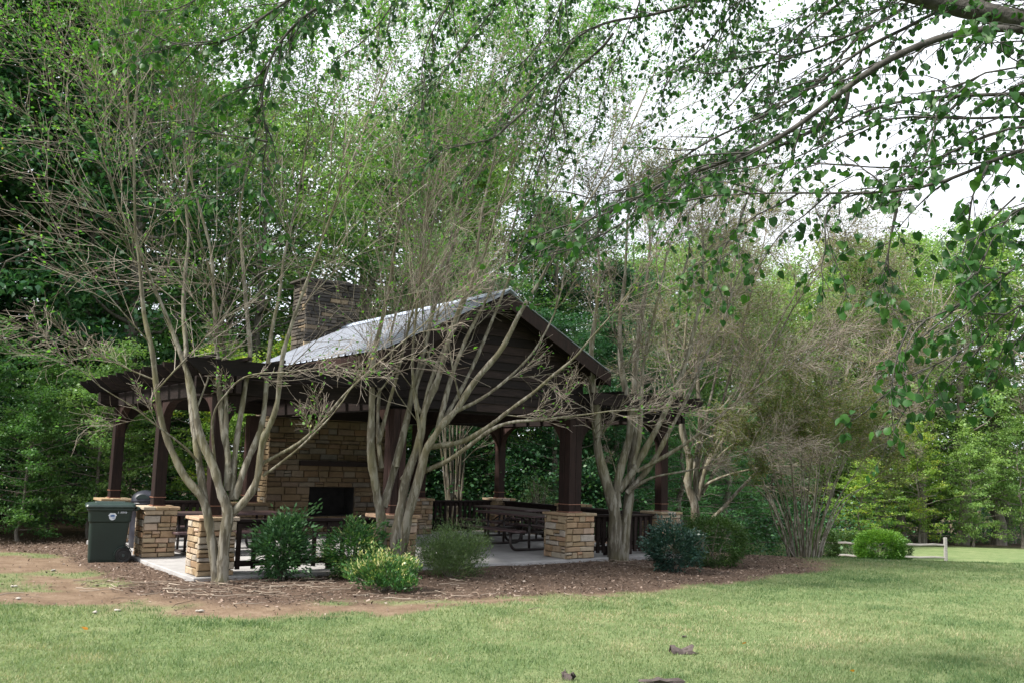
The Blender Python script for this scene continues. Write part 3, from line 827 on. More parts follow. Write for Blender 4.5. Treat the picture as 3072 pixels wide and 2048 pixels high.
# ---------------------------------------------------------------- picnic tables
def picnic_table(s, t, rz, L, label):
    p = pav(s, t, 0)
    o = empty('picnic_table', p, PHI + rz)
    tag(o, label, 'picnic table', 'picnic tables under the pavilion')
    def slab_part(nm, y, w, z):
        b = MB(); n = 24; rr = 0.09; pts = []
        for cx, cy, a0 in ((L / 2 - rr, w / 2 - rr, 0), (-L / 2 + rr, w / 2 - rr, 90), (-L / 2 + rr, -w / 2 + rr, 180), (L / 2 - rr, -w / 2 + rr, 270)):
            for k in range(6):
                a = R(a0 + k * 18); pts.append((cx + rr * math.cos(a), y + cy + rr * math.sin(a)))
        b.prism(pts, z - 0.045, z, 'z')
        return b.build(nm, M['coated'], o, bevel=0.008)
    slab_part('table_top', 0, 0.76, 0.76)
    slab_part('bench', -0.69, 0.28, 0.455)
    slab_part('bench', 0.69, 0.28, 0.455)
    for x in (-L / 2 + 0.38, L / 2 - 0.38):
        f = MB()
        arc = lambda sy: [(x, sy * (0.62 - 0.17 + 0.17 * math.sin(a)) if False else sy * (0.55 + 0.17 * math.sin(a)), 0.20 - 0.17 * math.cos(a)) for a in np.linspace(0, math.pi / 2, 7)]
        right = arc(1) + [(x, 0.72, 0.40)]
        left = arc(-1) + [(x, -0.72, 0.40)]
        f.tube(left[::-1] + right, 0.03, 8)
        f.build('base_tube', M['frame'], o, smooth_shade=True)
        for y in (-0.22, 0.22):
            MB().tube([(x, y, 0.03), (x, y, 0.715)], 0.027, 8).build('leg', M['frame'], o, smooth_shade=True)
        MB().tube([(x, -0.78, 0.385), (x, 0.78, 0.385)], 0.024, 8).build('bench_support', M['frame'], o, smooth_shade=True)
    for sx in (-1, 1):
        MB().tube([(sx * (L / 2 - 0.38), 0, 0.39), (sx * 0.12, 0, 0.71)], 0.018, 6).build('diagonal_brace', M['frame'], o)
    return o
picnic_table(7.62, 2.15, math.pi / 2, 2.3, 'brown picnic table just left of the thick right front pier')
picnic_table(8.9, 4.1, math.pi / 2, 2.3, 'brown picnic table farther back, seen beyond the nearer table on the right')
picnic_table(1.35, 3.3, 0.0, 2.3, 'brown picnic table in the left wing between the two left stone piers')

# ---------------------------------------------------------------- wheeled bin
pb = on_ground(318, 1683)
bin_o = empty('wheeled_bin', pb, math.atan2(pb[1], pb[0]) - math.pi / 2 + R(2))
tag(bin_o, 'dark green wheeled refuse bin with white emblem standing beside the pavilion', 'bin')
def rrect(hx, hy, r, n=4, cx=0, cy=0):
    o = []
    for sx, sy, a0 in ((1, 1, 0), (-1, 1, 90), (-1, -1, 180), (1, -1, 270)):
        for k in range(n + 1):
            a = R(a0 + 90 * k / n); o.append((cx + sx * (hx - r) + r * math.cos(a), cy + sy * (hy - r) + r * math.sin(a)))
    return o
def loft(mb, secs, cap=True):
    n = len(secs[0][0]); vs = []
    for pts, z in secs: vs += [(x, y, z) for x, y in pts]
    fs = [(i * n + j, i * n + (j + 1) % n, (i + 1) * n + (j + 1) % n, (i + 1) * n + j) for i in range(len(secs) - 1) for j in range(n)]
    if cap: fs += [tuple(range(n - 1, -1, -1)), tuple(range((len(secs) - 1) * n, len(secs) * n))]
    mb.raw(vs, fs)
b = MB()
loft(b, [(rrect(.275, .25, .05, cx=-.02), 0.0), (rrect(.285, .26, .05, cx=-.02), 0.06), (rrect(.325, .29, .05), 0.70), (rrect(.345, .31, .05), 0.715), (rrect(.355, .32, .05), 0.90), (rrect(.385, .345, .05), 0.91), (rrect(.385, .345, .05), 0.955)])
b.build('bin_body', M['bin'], bin_o, smooth_shade=False, bevel=0.006)
b = MB()
loft(b, [(rrect(.40, .36, .06), 0.957), (rrect(.415, .37, .06), 0.975), (rrect(.40, .355, .06), 1.015), (rrect(.30, .26, .08), 1.035), (rrect(.10, .09, .04), 1.04)])
lid = b.build('bin_lid', M['lid'], bin_o, bevel=0.006)
for y in (-.17, 0.0, .17):
    MB().box((0.0, y, 1.037), (0.5, 0.05, 0.022)).build('lid_rib', M['lid'], lid, bevel=0.008)
MB().tube([(.40, -.25, .90), (.47, -.25, .945), (.47, .25, .945), (.40, .25, .90)], .018, 8).build('grab_bar', M['lid'], bin_o, smooth_shade=True)
for y in (-.30, .30):
    w = MB()
    n = 24
    ring = lambda r, yy: [(.26 + r * math.cos(2 * math.pi * i / n), yy, .135 + r * math.sin(2 * math.pi * i / n)) for i in range(n)]
    secs = [ring(.135, y - .03), ring(.135, y + .03)]
    prof = [(.02, -.032), (.07, -.03), (.085, -.024), (.098, -.03), (.125, -.032), (.135, -.02), (.135, .02), (.125, .032), (.02, .032)]
    vs = []
    for r, dy in prof: vs += ring(r, y + dy)
    k = len(prof)
    fs = [(i * n + j, (i + 1) * n + j, (i + 1) * n + (j + 1) % n, i * n + (j + 1) % n) for i in range(k - 1) for j in range(n)] + [tuple(range(n)), tuple(range((k - 1) * n, k * n))[::-1]]
    wh = w.raw(vs, fs).build('wheel', M['rubber'], bin_o)
    MB().tube([(.26, y - .045, .135), (.26, y + .045, .135)], .022, 10).build('hub', M['pale_stone'] if False else M['lid'], wh)
    MB().prism([(x, z) for x, z in [(.26 + .155 * math.cos(a), .135 + .155 * math.sin(a)) for a in np.linspace(R(20), R(200), 10)] + [(.26 + .143 * math.cos(a), .135 + .143 * math.sin(a)) for a in np.linspace(R(200), R(20), 10)]], y - .03, y + .03, 'y').build('wheel_arch', M['bin'], bin_o)
# round emblem with a roof-like top and a number stencilled on the side that faces the lawn
yy = -.3155
sl = 0.054          # the side leans outwards
def side_pt(x, z, off): return (x, -(.31 + (z - .715) * sl) - off, z)
def flat(mb, pts, off, th=0.002):
    n = len(pts)
    vs = [side_pt(x, z, off) for x, z in pts] + [side_pt(x, z, off - th) for x, z in pts]
    mb.raw(vs, [tuple(range(n)), tuple(range(2 * n - 1, n - 1, -1))] + [(i, i + n, (i + 1) % n + n, (i + 1) % n) for i in range(n)])
ex, ez = 0.035, 0.80
b = MB(); flat(b, [(ex + .055 * math.cos(a), ez + .058 * math.sin(a)) for a in np.linspace(0, 2 * math.pi, 25)[:-1]], .003)
flat(b, [(ex - .075, ez + .018), (ex + .075, ez + .018), (ex + .04, ez + .066), (ex - .04, ez + .066)], .0052)
emb = b.build('emblem', M['white_print'], bin_o)
b = MB(); flat(b, [(ex - .034, ez + .004), (ex + .036, ez + .004), (ex + .036, ez + .028), (ex + .012, ez + .040), (ex - .034, ez + .028)], .0068)
flat(b, [(ex + .002, ez - .022), (ex + .042, ez - .022), (ex + .042, ez - .012), (ex + .002, ez - .012)], .0068)
b.build('emblem_mark', M['blue_print'], emb)
fc = bpy.data.curves.new('number_stencil', 'FONT'); fc.body = '5  80005'; fc.size = 0.043; fc.extrude = 0.0008
fc.materials.append(M['white_print'])
tmp_o = bpy.data.objects.new('tmp', fc); COL.objects.link(tmp_o)
bpy.context.view_layer.update()
num = bpy.data.objects.new('number_stencil', bpy.data.meshes.new_from_object(tmp_o.evaluated_get(bpy.context.evaluated_depsgraph_get())))
bpy.data.objects.remove(tmp_o)
num.location = side_pt(.115, .862, .004); num.rotation_euler = (R(90) + math.atan(sl), 0, 0)
link(num, bin_o)

# ---------------------------------------------------------------- litter barrel with a domed lid
pc = on_z(424, 1640, 0.0)
barrel = empty('litter_barrel', (pc[0], pc[1], 0.0), math.atan2(pc[1], pc[0]) - math.pi / 2)
tag(barrel, 'dark litter barrel with domed lid standing behind the left stone pier', 'litter bin')
MB().lathe([(.21, 0), (.24, .02), (.25, .42), (.245, .84), (.262, .845), (.262, .875), (.245, .88)], 28).build('barrel_body', M['navy'], barrel, smooth_shade=True)
dome = MB().lathe([(.262, .882), (.258, .92)] + [(.258 * math.cos(a), .92 + .20 * math.sin(a)) for a in np.linspace(.12, 1.5, 9)], 28).build('domed_lid', M['navy'], barrel, smooth_shade=True)
pts = [(0.12 * math.cos(a) - .05, 0.96 + .085 * math.sin(a)) for a in np.linspace(0, math.pi, 12)]
MB().prism([(x, z) for x, z in pts][::-1], -.262, -.20, 'y').build('swing_flap', M['lid'], dome)

# ---------------------------------------------------------------- split rail fence
fpost = at(2838, 1695, 31.0)
FX, FY = fpost[0], fpost[1]
def fence():
    o = empty('rail_fence', (FX, FY, float(ground_z(FX, FY))), 0)
    tag(o, 'weathered two rail wooden fence running past the clipped bushes', 'fence')
    xs = [0.0, -2.3, -3.75]
    ys = [0.0, 0.5, 0.9]
    zs = [float(ground_z(FX + x, FY + y)) - float(ground_z(FX, FY)) for x, y in zip(xs, ys)]
    for x, y, z in zip(xs, ys, zs):
        MB().box((x, y, z + (0.41 if x == 0 else .33)), (0.10, 0.09, 0.98 if x == 0 else .8), None, random.random()).build('fence_post', M['grey_wood'], o, bevel=0.015)
    for i in range(2):
        for h, r in ((0.66, 0.036), (0.26, 0.033)):
            n = 7; pts = [(xs[i] + (xs[i + 1] - xs[i]) * k / (n - 1), ys[i] + (ys[i + 1] - ys[i]) * k / (n - 1) - 0.02, zs[i] + (zs[i + 1] - zs[i]) * k / (n - 1) + h + 0.012 * math.sin(k * 2.1 + i)) for k in range(n)]
            MB().tube(pts, [r * (0.75 if k in (0, n - 1) else 1) for k in range(n)], 5, random.random()).build('fence_rail', M['grey_wood'], o)
fence()

# ---------------------------------------------------------------- bushes
def clumps_in(n, rx, ry, rz, zc, shell=0.55, lump=0.22, flat=0.0, seed=0):
    """uneven ellipsoid crown: n points, more of them towards the outside"""
    r = np.random.default_rng(seed)
    d = unit(r.normal(size=(n, 3)))
    ph = r.random(6) * 6.28
    lumpy = 1 + lump * (np.sin(3 * np.arctan2(d[:, 1], d[:, 0]) + ph[0]) * 0.5 + np.sin(5 * d[:, 2] + ph[1] + 2 * d[:, 0]) * 0.6 + np.sin(7 * d[:, 0] + ph[2]) * np.cos(6 * d[:, 1] + ph[3]) * 0.7)
    rad = (shell + (1 - shell) * r.random(n)) ** 0.8 * lumpy
    rad = rad * np.where(r.random(n) < .12, 1.05 + .25 * r.random(n), 1.0) if lump > .15 else rad
    P = d * rad[:, None]
    if flat: P[:, 2] = np.sign(P[:, 2]) * np.abs(P[:, 2]) ** flat
    return P * np.array([rx, ry, rz]) + np.array([0, 0, zc])

def bush(name, label, box, mat, n_cl, per, leaf, spread, base_px=None, shell=0.5, lump=0.2, aspect=0.5, group=None, cat='bush', top_light=0.0, stems=9, flat=0.0, seed=1, up=0.5, upright=False, depth=None, light_end=0.0, front=None):
    x0, x1, y0, y1 = box
    g = spot_t((x0 + x1) / 2, front) if front is not None else (on_ground((x0 + x1) / 2, y1) if depth is None else at((x0 + x1) / 2, y1, depth))
    Y = g[1]
    if depth is not None: g[2] = float(ground_z(g[0], g[1]))
    w = (x1 - x0) / F * Y; h = at((x0 + x1) / 2, y0, Y)[2] - g[2]
    o = empty(name, g)
    tag(o, label, cat, group)
    r = np.random.default_rng(seed)
    C = clumps_in(n_cl, w / 2, w / 2 * 0.85, h / 2, h * 0.52, shell, lump, flat, seed)
    C[:, 2] = np.maximum(C[:, 2], 0.04)
    st = []
    for i in range(stems):
        e = C[r.integers(n_cl)]
        a = np.array([r.normal() * w * .05, r.normal() * w * .05, -0.03]); mid = a * .5 + e * .5 * np.array([.7, .7, 1.1])
        st.append((np.stack([a, a * .6 + mid * .4, mid, mid * .4 + e * .6, e]), np.linspace(.014, .004, 5), .5))
    if stems:
        V, Q, rn = tubes(st, 5)
        add('stems', mesh_arrays('stems', V, [Q], M['bark'], rn), o)
    P = np.repeat(C, per, 0) + r.normal(size=(n_cl * per, 3)) * spread
    out = unit(P - np.array([0, 0, h * .35]))
    if upright: out = unit(out * .5 + np.array([0, 0, 1.0]))
    P[:, 2] = np.maximum(P[:, 2], 0.01)
    V, Q = leaf_quads(P, leaf, aspect, up, dirs=out)
    cl_tone = np.repeat(r.random(n_cl), per)
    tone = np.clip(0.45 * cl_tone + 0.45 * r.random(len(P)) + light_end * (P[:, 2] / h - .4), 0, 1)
    lv = add('leaves', mesh_arrays('leaves', V, [Q], mat, np.repeat(tone, 4)), o)
    tag(lv, kind='stuff')
    return o

bush('shrub', 'tall glossy green shrub growing between the forked tree and the porch railing', (762, 922, 1548, 1716), M['laurel'], 190, 26, 0.075, 0.055, front=-.62, seed=3, lump=.3, aspect=.42, cat='shrub')
bush('shrub', 'wide green shrub with yellowish tips in front of the leaning grey trunks', (958, 1158, 1582, 1722), M['varieg'], 240, 24, 0.065, 0.05, front=-.85, seed=4, lump=.28, aspect=.42, cat='shrub', light_end=.1)
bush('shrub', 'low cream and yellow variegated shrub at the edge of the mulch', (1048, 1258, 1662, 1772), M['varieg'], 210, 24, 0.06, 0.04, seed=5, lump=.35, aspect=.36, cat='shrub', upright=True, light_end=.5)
bush('shrub', 'low wispy grey green shrub in front of the pavilion entrance', (1245, 1458, 1596, 1752), M['feather'], 300, 50, 0.055, 0.075, front=-1.35, seed=6, lump=.35, aspect=.18, shell=.3, cat='shrub', upright=True, stems=24)
bush('shrub', 'blue green rounded shrub right of the double trunk', (1938, 2106, 1572, 1714), M['bluegreen'], 260, 26, 0.06, 0.045, seed=7, lump=.2, aspect=.5, cat='shrub')
bush('shrub', 'dark clipped rounded bush behind the blue green shrub', (2040, 2242, 1556, 1698), M['hedge'], 420, 30, 0.038, 0.045, seed=8, lump=.1, aspect=.6, shell=.7, cat='bush', flat=.8)
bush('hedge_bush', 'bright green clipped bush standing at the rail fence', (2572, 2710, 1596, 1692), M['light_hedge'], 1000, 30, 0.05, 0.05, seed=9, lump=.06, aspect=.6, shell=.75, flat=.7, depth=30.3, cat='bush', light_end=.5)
bush('hedge_bush', 'darker clipped bush behind the fence, right of the bright one', (2660, 2732, 1618, 1684), M['hedge'], 240, 26, 0.05, 0.05, seed=10, lump=.08, aspect=.6, shell=.75, flat=.7, depth=33.0, cat='bush')
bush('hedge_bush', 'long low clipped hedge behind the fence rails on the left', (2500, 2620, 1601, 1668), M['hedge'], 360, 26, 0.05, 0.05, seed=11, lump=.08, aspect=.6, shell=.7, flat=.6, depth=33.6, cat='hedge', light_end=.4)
bush('hedge_bush', 'dark bush beside the many stemmed myrtle at the end of the fence', (2432, 2512, 1590, 1672), M['hedge'], 360, 26, 0.05, 0.05, seed=12, lump=.1, aspect=.6, shell=.7, flat=.7, depth=30.6, cat='bush')
bush('shrub', 'pale leafless looking shrub seen through the pavilion behind the picnic tables', (1560, 1672, 1432, 1575), M['feather'], 150, 16, 0.05, 0.09, seed=13, lump=.3, aspect=.3, shell=.4, stems=60, depth=26.5, cat='shrub')

# ---------------------------------------------------------------- crepe myrtles
def rot_about(v, axis, a):
    c, s = math.cos(a), math.sin(a)
    return v * c + np.cross(axis, v) * s + axis * np.dot(axis, v) * (1 - c)

def child_dir(d, ang, r):
    ax = np.array([r.gauss(0, 1), r.gauss(0, 1), r.gauss(0, 1)])
    ax = np.cross(d, ax); ax /= np.linalg.norm(ax) + 1e-9
    return rot_about(d, ax, ang)

def grow(store, tips, p, d, L, rad, level, r, spec):
    """store[level] gets (pts, radii, rnd); tips gets fine twig ends"""
    n = (6, 5, 4, 3, 3)[min(level, 4)]
    pts = [p]; dirs = [d]
    cur, dd = np.array(p), np.array(d)
    wob = spec['wob'] * (1 + 0.4 * level)
    for i in range(n - 1):
        dd = dd + np.array([r.gauss(0, wob), r.gauss(0, wob), r.gauss(0, wob * .6) + spec['trop'][min(level, 4)]])
        dd /= math.sqrt(dd @ dd)
        cur = cur + dd * (L / (n - 1))
        pts.append(cur); dirs.append(dd)
    r1 = max(rad * 0.42, 0.0026)
    store.setdefault(level, []).append((pts, np.linspace(rad, r1, n), r.random()))
    if level >= spec['levels']:
        tips.append((pts[-1], dirs[-1])); tips.append((pts[n // 2], dirs[n // 2]))
        return
    k = spec['kids'][level]
    for j in range(k):
        f = spec['from'] + (1 - spec['from']) * (j + r.random()) / k
        x = f * (n - 1); i = min(int(x), n - 2); q = pts[i] + (pts[i + 1] - pts[i]) * (x - i)
        cd = child_dir(dirs[i], R(r.uniform(*spec['ang'])), r)
        grow(store, tips, q, cd, L * r.uniform(*spec['ratio']), max(rad * (1 - 0.55 * f) * 0.55, 0.0026), level + 1, r, spec)

def densify(P, n):
    """smooth resample of a control polyline"""
    P = np.asarray(P, float)
    s = np.concatenate([[0], np.cumsum(np.linalg.norm(np.diff(P, axis=0), axis=1))])
    u = np.linspace(0, s[-1], n)
    Q = np.stack([np.interp(u, s, P[:, k]) for k in range(3)], 1)
    for _ in range(2):
        Q[1:-1] = 0.25 * Q[:-2] + 0.5 * Q[1:-1] + 0.25 * Q[2:]
    return Q

def myrtle(label, base, limbs, seed, spec, leaf_mat, leaf_n, leaf_size, Yb=None, group='bare limbed myrtle trees'):
    """limbs: list of (pixel points, r0, r1, depth drift over the limb, extra length)"""
    r = random.Random(seed); nr = np.random.default_rng(seed)
    Y0 = base[1]
    o = empty('crepe_myrtle', base)
    tag(o, label, 'tree', group)
    big, store, tips = [], {}, []
    for pts, r0, r1, drift, ext in limbs:
        m = len(pts)
        ys = [p[1] for p in pts]
        W = [at(px, py, Y0 + drift * (ys[0] - py) / max(200.0, ys[0] - min(ys)) + (0 if i == 0 else r.uniform(-.04, .04))) for i, (px, py) in enumerate(pts)]
        if W[0][2] - base[2] < 0.3: W = [W[0] - np.array([0, 0, 0.35])] + W
        W = densify(W, max(8, 3 * m)) - base
        rr = (np.linspace(0, 1, len(W)) ** .8 * (r1 - r0) + r0) * (1 + 0.09 * nr.normal(size=len(W))) * (1.0 if r0 > .08 else .95)
        big.append((W, rr, r.random()))
        n = len(W)
        d = unit(W[-1] - W[-3])
        low = r0 < .037 and ext < 1.7
        sp_l = dict(spec, kids=(6, 5, 4), trop=(0, -.02, -.02, -.02, -.02), ang=(14, 44)) if low else spec
        grow(store, tips, W[-1], d, ext, r1, 0, r, sp_l)
        for k in range(spec['side']):
            f = r.uniform(0.45, 0.97); i = int(f * (n - 2))
            cd = child_dir(unit(W[i + 1] - W[i]), R(r.uniform(25, 55)), r)
            grow(store, tips, W[i], cd, ext * r.uniform(.35, .7), rr[i] * .32, 1, r, spec)
    tv, tq, tr = [], [], []
    off = 0
    for poly in big:
        V, Q, rn = tubes([poly], 9); tv.append(V); tq.append(Q + off); tr.append(rn); off += len(V)
    trunk = add('trunk', mesh_arrays('trunk', np.concatenate(tv), [np.concatenate(tq)], M['myrtle_bark'], np.concatenate(tr), True), o)
    lv0 = [p for L in (0, 1) for p in store.get(L, [])]
    if lv0:
        V, Q, rn = tubes(lv0, 5)
        tag(add('branches', mesh_arrays('branches', V, [Q], M['myrtle_bark'], rn, True), o), kind='stuff')
    fine = [p for L in store if L > 1 for p in store[L]]
    V, Q, rn = tubes(fine, 3)
    tag(add('twigs', mesh_arrays('twigs', V, [Q], M['twig'], rn), o), kind='stuff')
    T = np.array([t[0] for t in tips]); D = np.array([t[1] for t in tips])
    n = min(leaf_n, len(T) * 6)
    hi = T[:, 2] / max(0.1, T[:, 2].max())
    wgt = spec['leafw'](hi, T); wgt = wgt / wgt.sum()
    ii = nr.choice(len(T), n, p=wgt)
    P = T[ii] - D[ii] * (nr.random((n, 1)) * 0.25) + nr.normal(size=(n, 3)) * 0.03
    V, Q = leaf_quads(P, leaf_size, 0.55, 0.4, dirs=D[ii] * .6)
    tag(add('leaves', mesh_arrays('leaves', V, [Q], leaf_mat, np.repeat(np.clip(nr.random(n) * .8 + .2 * nr.random(len(T))[ii], 0, 1), 4)), o), kind='stuff')
    return len(fine)

SPEC = dict(wob=.09, trop=(.035, .03, .03, .03, .03), levels=3, kids=(10, 8, 7), ang=(16, 42), ratio=(.42, .66), side=5)
SPEC['from'] = 0.12
SPEC['leafw'] = lambda h, T: 0.05 + h ** 3
up1 = dict(SPEC); up1['side'] = 2; up1['kids'] = (10, 8, 6); up1['leafw'] = lambda h, T: 0.006 + h ** 5
b1 = spot_t(664, -.62)
L1 = [  # the forked tree in front of the corner pier
    ([(650, 1740), (640, 1653), (629, 1586), (622, 1532), (608, 1485), (593, 1474), (566, 1447), (544, 1416), (521, 1362), (499, 1318), (481, 1251), (472, 1184), (466, 1139), (459, 1060), (431, 947), (418, 784), (405, 686)], .085, .022, -.5, 3.5),
    ([(612, 1500), (604, 1429), (593, 1362), (579, 1273), (575, 1220), (568, 1161), (557, 1108), (560, 1050), (549, 947), (555, 816), (568, 718), (555, 600)], .068, .020, .7, 3.5),
    ([(595, 1385), (557, 1340), (508, 1304), (450, 1260), (396, 1215), (347, 1188)], .022, .008, -.8, 1.3),
    ([(470, 1141), (410, 1117), (312, 1072)], .016, .007, -.6, 1.4),
    ([(666, 1748), (668, 1680), (673, 1608), (682, 1560), (690, 1536), (682, 1514), (660, 1479), (651, 1429), (642, 1398), (620, 1354), (602, 1318), (588, 1251), (579, 1166), (520, 1000), (470, 880)], .115, .022, -.3, 3.5),
    ([(646, 1403), (640, 1340), (635, 1273), (646, 1220), (673, 1188), (704, 1148), (736, 1126), (790, 1117), (825, 1117)], .026, .010, -.7, 1.2),
    ([(683, 1470), (682, 1429), (687, 1362), (673, 1318), (664, 1251), (660, 1184), (655, 1117), (651, 1050), (643, 914), (634, 751), (607, 653)], .062, .022, .4, 3.5),
    ([(688, 1420), (680, 1362), (678, 1229), (675, 1100)], .05, .035, .2, .5),
    ([(696, 1500), (700, 1429), (704, 1362), (713, 1295), (729, 1206), (740, 1130), (754, 1072), (738, 914), (728, 784), (718, 640)], .058, .022, .9, 3.5),
    ([(704, 1496), (727, 1416), (754, 1354), (780, 1300), (794, 1229), (798, 1162), (803, 1095), (815, 990), (840, 880), (850, 780)], .062, .022, 1.0, 3.5),
    ([(694, 1540), (727, 1510), (754, 1479), (776, 1429), (780, 1362), (789, 1309), (812, 1273), (834, 1206), (838, 1139), (850, 1050), (890, 930), (930, 820)], .072, .022, -.4, 3.5),
    ([(785, 1390), (834, 1363), (896, 1332), (968, 1265), (1025, 1189), (1107, 1112), (1190, 1040)], .030, .012, -.9, 1.5),
    ([(790, 1425), (815, 1409), (905, 1337), (987, 1256), (1030, 1200)], .024, .010, -1.0, 1.1),
]
myrtle('forked grey trunk tree with bare upright limbs in front of the left corner pier', b1, L1, 11, up1, M['myrtle_leaf'], 46000, 0.06)
b2 = spot_t(1180, -.6)
L2 = [
    ([(1150, 1722), (1145, 1600), (1145, 1538), (1131, 1495), (1126, 1442), (1114, 1385), (1111, 1313), (1116, 1241), (1116, 1146), (1118, 1060), (1140, 991), (1156, 912), (1172, 848), (1181, 760)], 0.109, 0.025, -.3, 4.0),
    ([(1145, 1404), (1133, 1313), (1133, 1217), (1145, 1122), (1160, 1050), (1190, 930)], 0.046, 0.018, .5, 3.4),
    ([(1136, 1330), (1155, 1251), (1178, 1170), (1202, 1088), (1230, 960)], 0.044, 0.018, -.5, 3.4),
    ([(1150, 1520), (1159, 1490), (1183, 1409), (1207, 1313), (1226, 1241), (1241, 1146), (1265, 1079), (1300, 930), (1340, 800), (1370, 700)], 0.079, 0.025, .6, 4.0),
    ([(1185, 1722), (1180, 1648), (1198, 1552), (1217, 1433), (1255, 1337), (1274, 1261), (1262, 1232), (1298, 1184), (1327, 1098), (1350, 1000), (1395, 880), (1430, 760)], 0.109, 0.025, -.2, 4.0),
    ([(1262, 1240), (1240, 1190), (1262, 1120), (1300, 1030), (1320, 900)], 0.041, 0.018, .8, 3.4),
    ([(1205, 1724), (1205, 1648), (1222, 1552), (1250, 1457), (1265, 1404), (1279, 1337), (1303, 1313), (1317, 1280), (1370, 1232), (1403, 1172), (1445, 1116), (1498, 1060), (1533, 996), (1558, 940), (1603, 870), (1650, 790)], 0.109, 0.025, -.5, 4.0),
    ([(1266, 1415), (1345, 1382), (1424, 1324), (1469, 1287), (1531, 1262), (1614, 1260), (1697, 1249), (1780, 1239)], 0.051, 0.014, -.9, 1.3),
    ([(1290, 1340), (1390, 1326), (1480, 1270), (1537, 1221), (1596, 1182), (1656, 1126), (1719, 1080), (1760, 1030)], 0.058, 0.018, -1.1, 1.7),
    ([(1310, 1300), (1330, 1220), (1352, 1130), (1400, 1010), (1460, 900), (1500, 800)], 0.054, 0.021, .9, 4.0),
    ([(1205, 1440), (1243, 1406), (1262, 1290), (1286, 1149), (1350, 1010), (1404, 881), (1457, 752)], .055, .022, .2, 3.6),
    ([(1190, 1400), (1200, 1320), (1243, 1170), (1286, 999), (1307, 860), (1350, 720)], .050, .022, .9, 3.6),
    ([(1290, 1335), (1330, 1260), (1400, 1140), (1440, 1050), (1490, 930), (1540, 800)], .050, .022, 1.2, 3.4),
    ([(1240, 1500), (1262, 1420), (1262, 1300), (1240, 1180), (1236, 1060), (1250, 930)], .045, .02, -.6, 3.6),
    ([(1370, 1232), (1440, 1200), (1520, 1140), (1600, 1060), (1640, 990)], 0.038, 0.016, .5, 1.8),
]
myrtle('leaning pale trunks of a tree growing before the middle front pier', b2, L2, 12, dict(up1, kids=(8, 7, 6)), M['myrtle_leaf'], 42000, 0.06)
b3 = spot_t(1856, -.42)
L3 = [
    ([(1843, 1680), (1845, 1613), (1848, 1546), (1838, 1502), (1817, 1440), (1801, 1382), (1790, 1332), (1793, 1266), (1788, 1200), (1776, 1150), (1772, 1050), (1790, 930), (1800, 820)], 0.163, 0.028, -.3, 1.75),
    ([(1850, 1520), (1851, 1457), (1858, 1412), (1876, 1359), (1892, 1301), (1894, 1234), (1876, 1167), (1862, 1100), (1858, 960), (1875, 840), (1880, 720)], 0.102, 0.028, .4, 1.75),
    ([(1870, 1680), (1871, 1620), (1876, 1569), (1888, 1502), (1892, 1440), (1896, 1404), (1903, 1301), (1907, 1212), (1903, 1100), (1920, 980), (1940, 850), (1950, 740)], 0.136, 0.028, .8, 1.75),
    ([(1900, 1390), (1920, 1323), (1923, 1234), (1927, 1100), (1960, 960), (1990, 820)], 0.061, 0.023, -.5, 1.75),
    ([(1858, 1470), (1907, 1404), (1943, 1332), (1979, 1270), (2005, 1212), (2032, 1158), (2060, 1080), (2090, 960), (2110, 830)], 0.082, 0.025, -.4, 1.75),
    ([(1880, 1479), (1934, 1421), (1970, 1368), (2010, 1288), (2060, 1200), (2110, 1080), (2170, 960)], 0.068, 0.023, .9, 1.75),
    ([(1912, 1412), (1996, 1368), (2068, 1323), (2130, 1274), (2202, 1207), (2291, 1145)], 0.049, 0.016, -.9, 1.6),
    ([(1890, 1470), (1952, 1428), (2032, 1417), (2121, 1399), (2202, 1368)], 0.041, 0.011, -1.0, 1.2),
    ([(1850, 1425), (1838, 1380), (1822, 1336)], 0.019, 0.007, -.4, .3),
]
myrtle('double trunk tree rising beside the dark railing at the right end', b3, L3, 13, dict(up1, kids=(12, 8, 7), ang=(20, 50), trop=(.02, .0, -.01, -.01, -.01), side=5), M['dull_leaf'], 11000, 0.05)
b4 = spot(2095, 24.0)
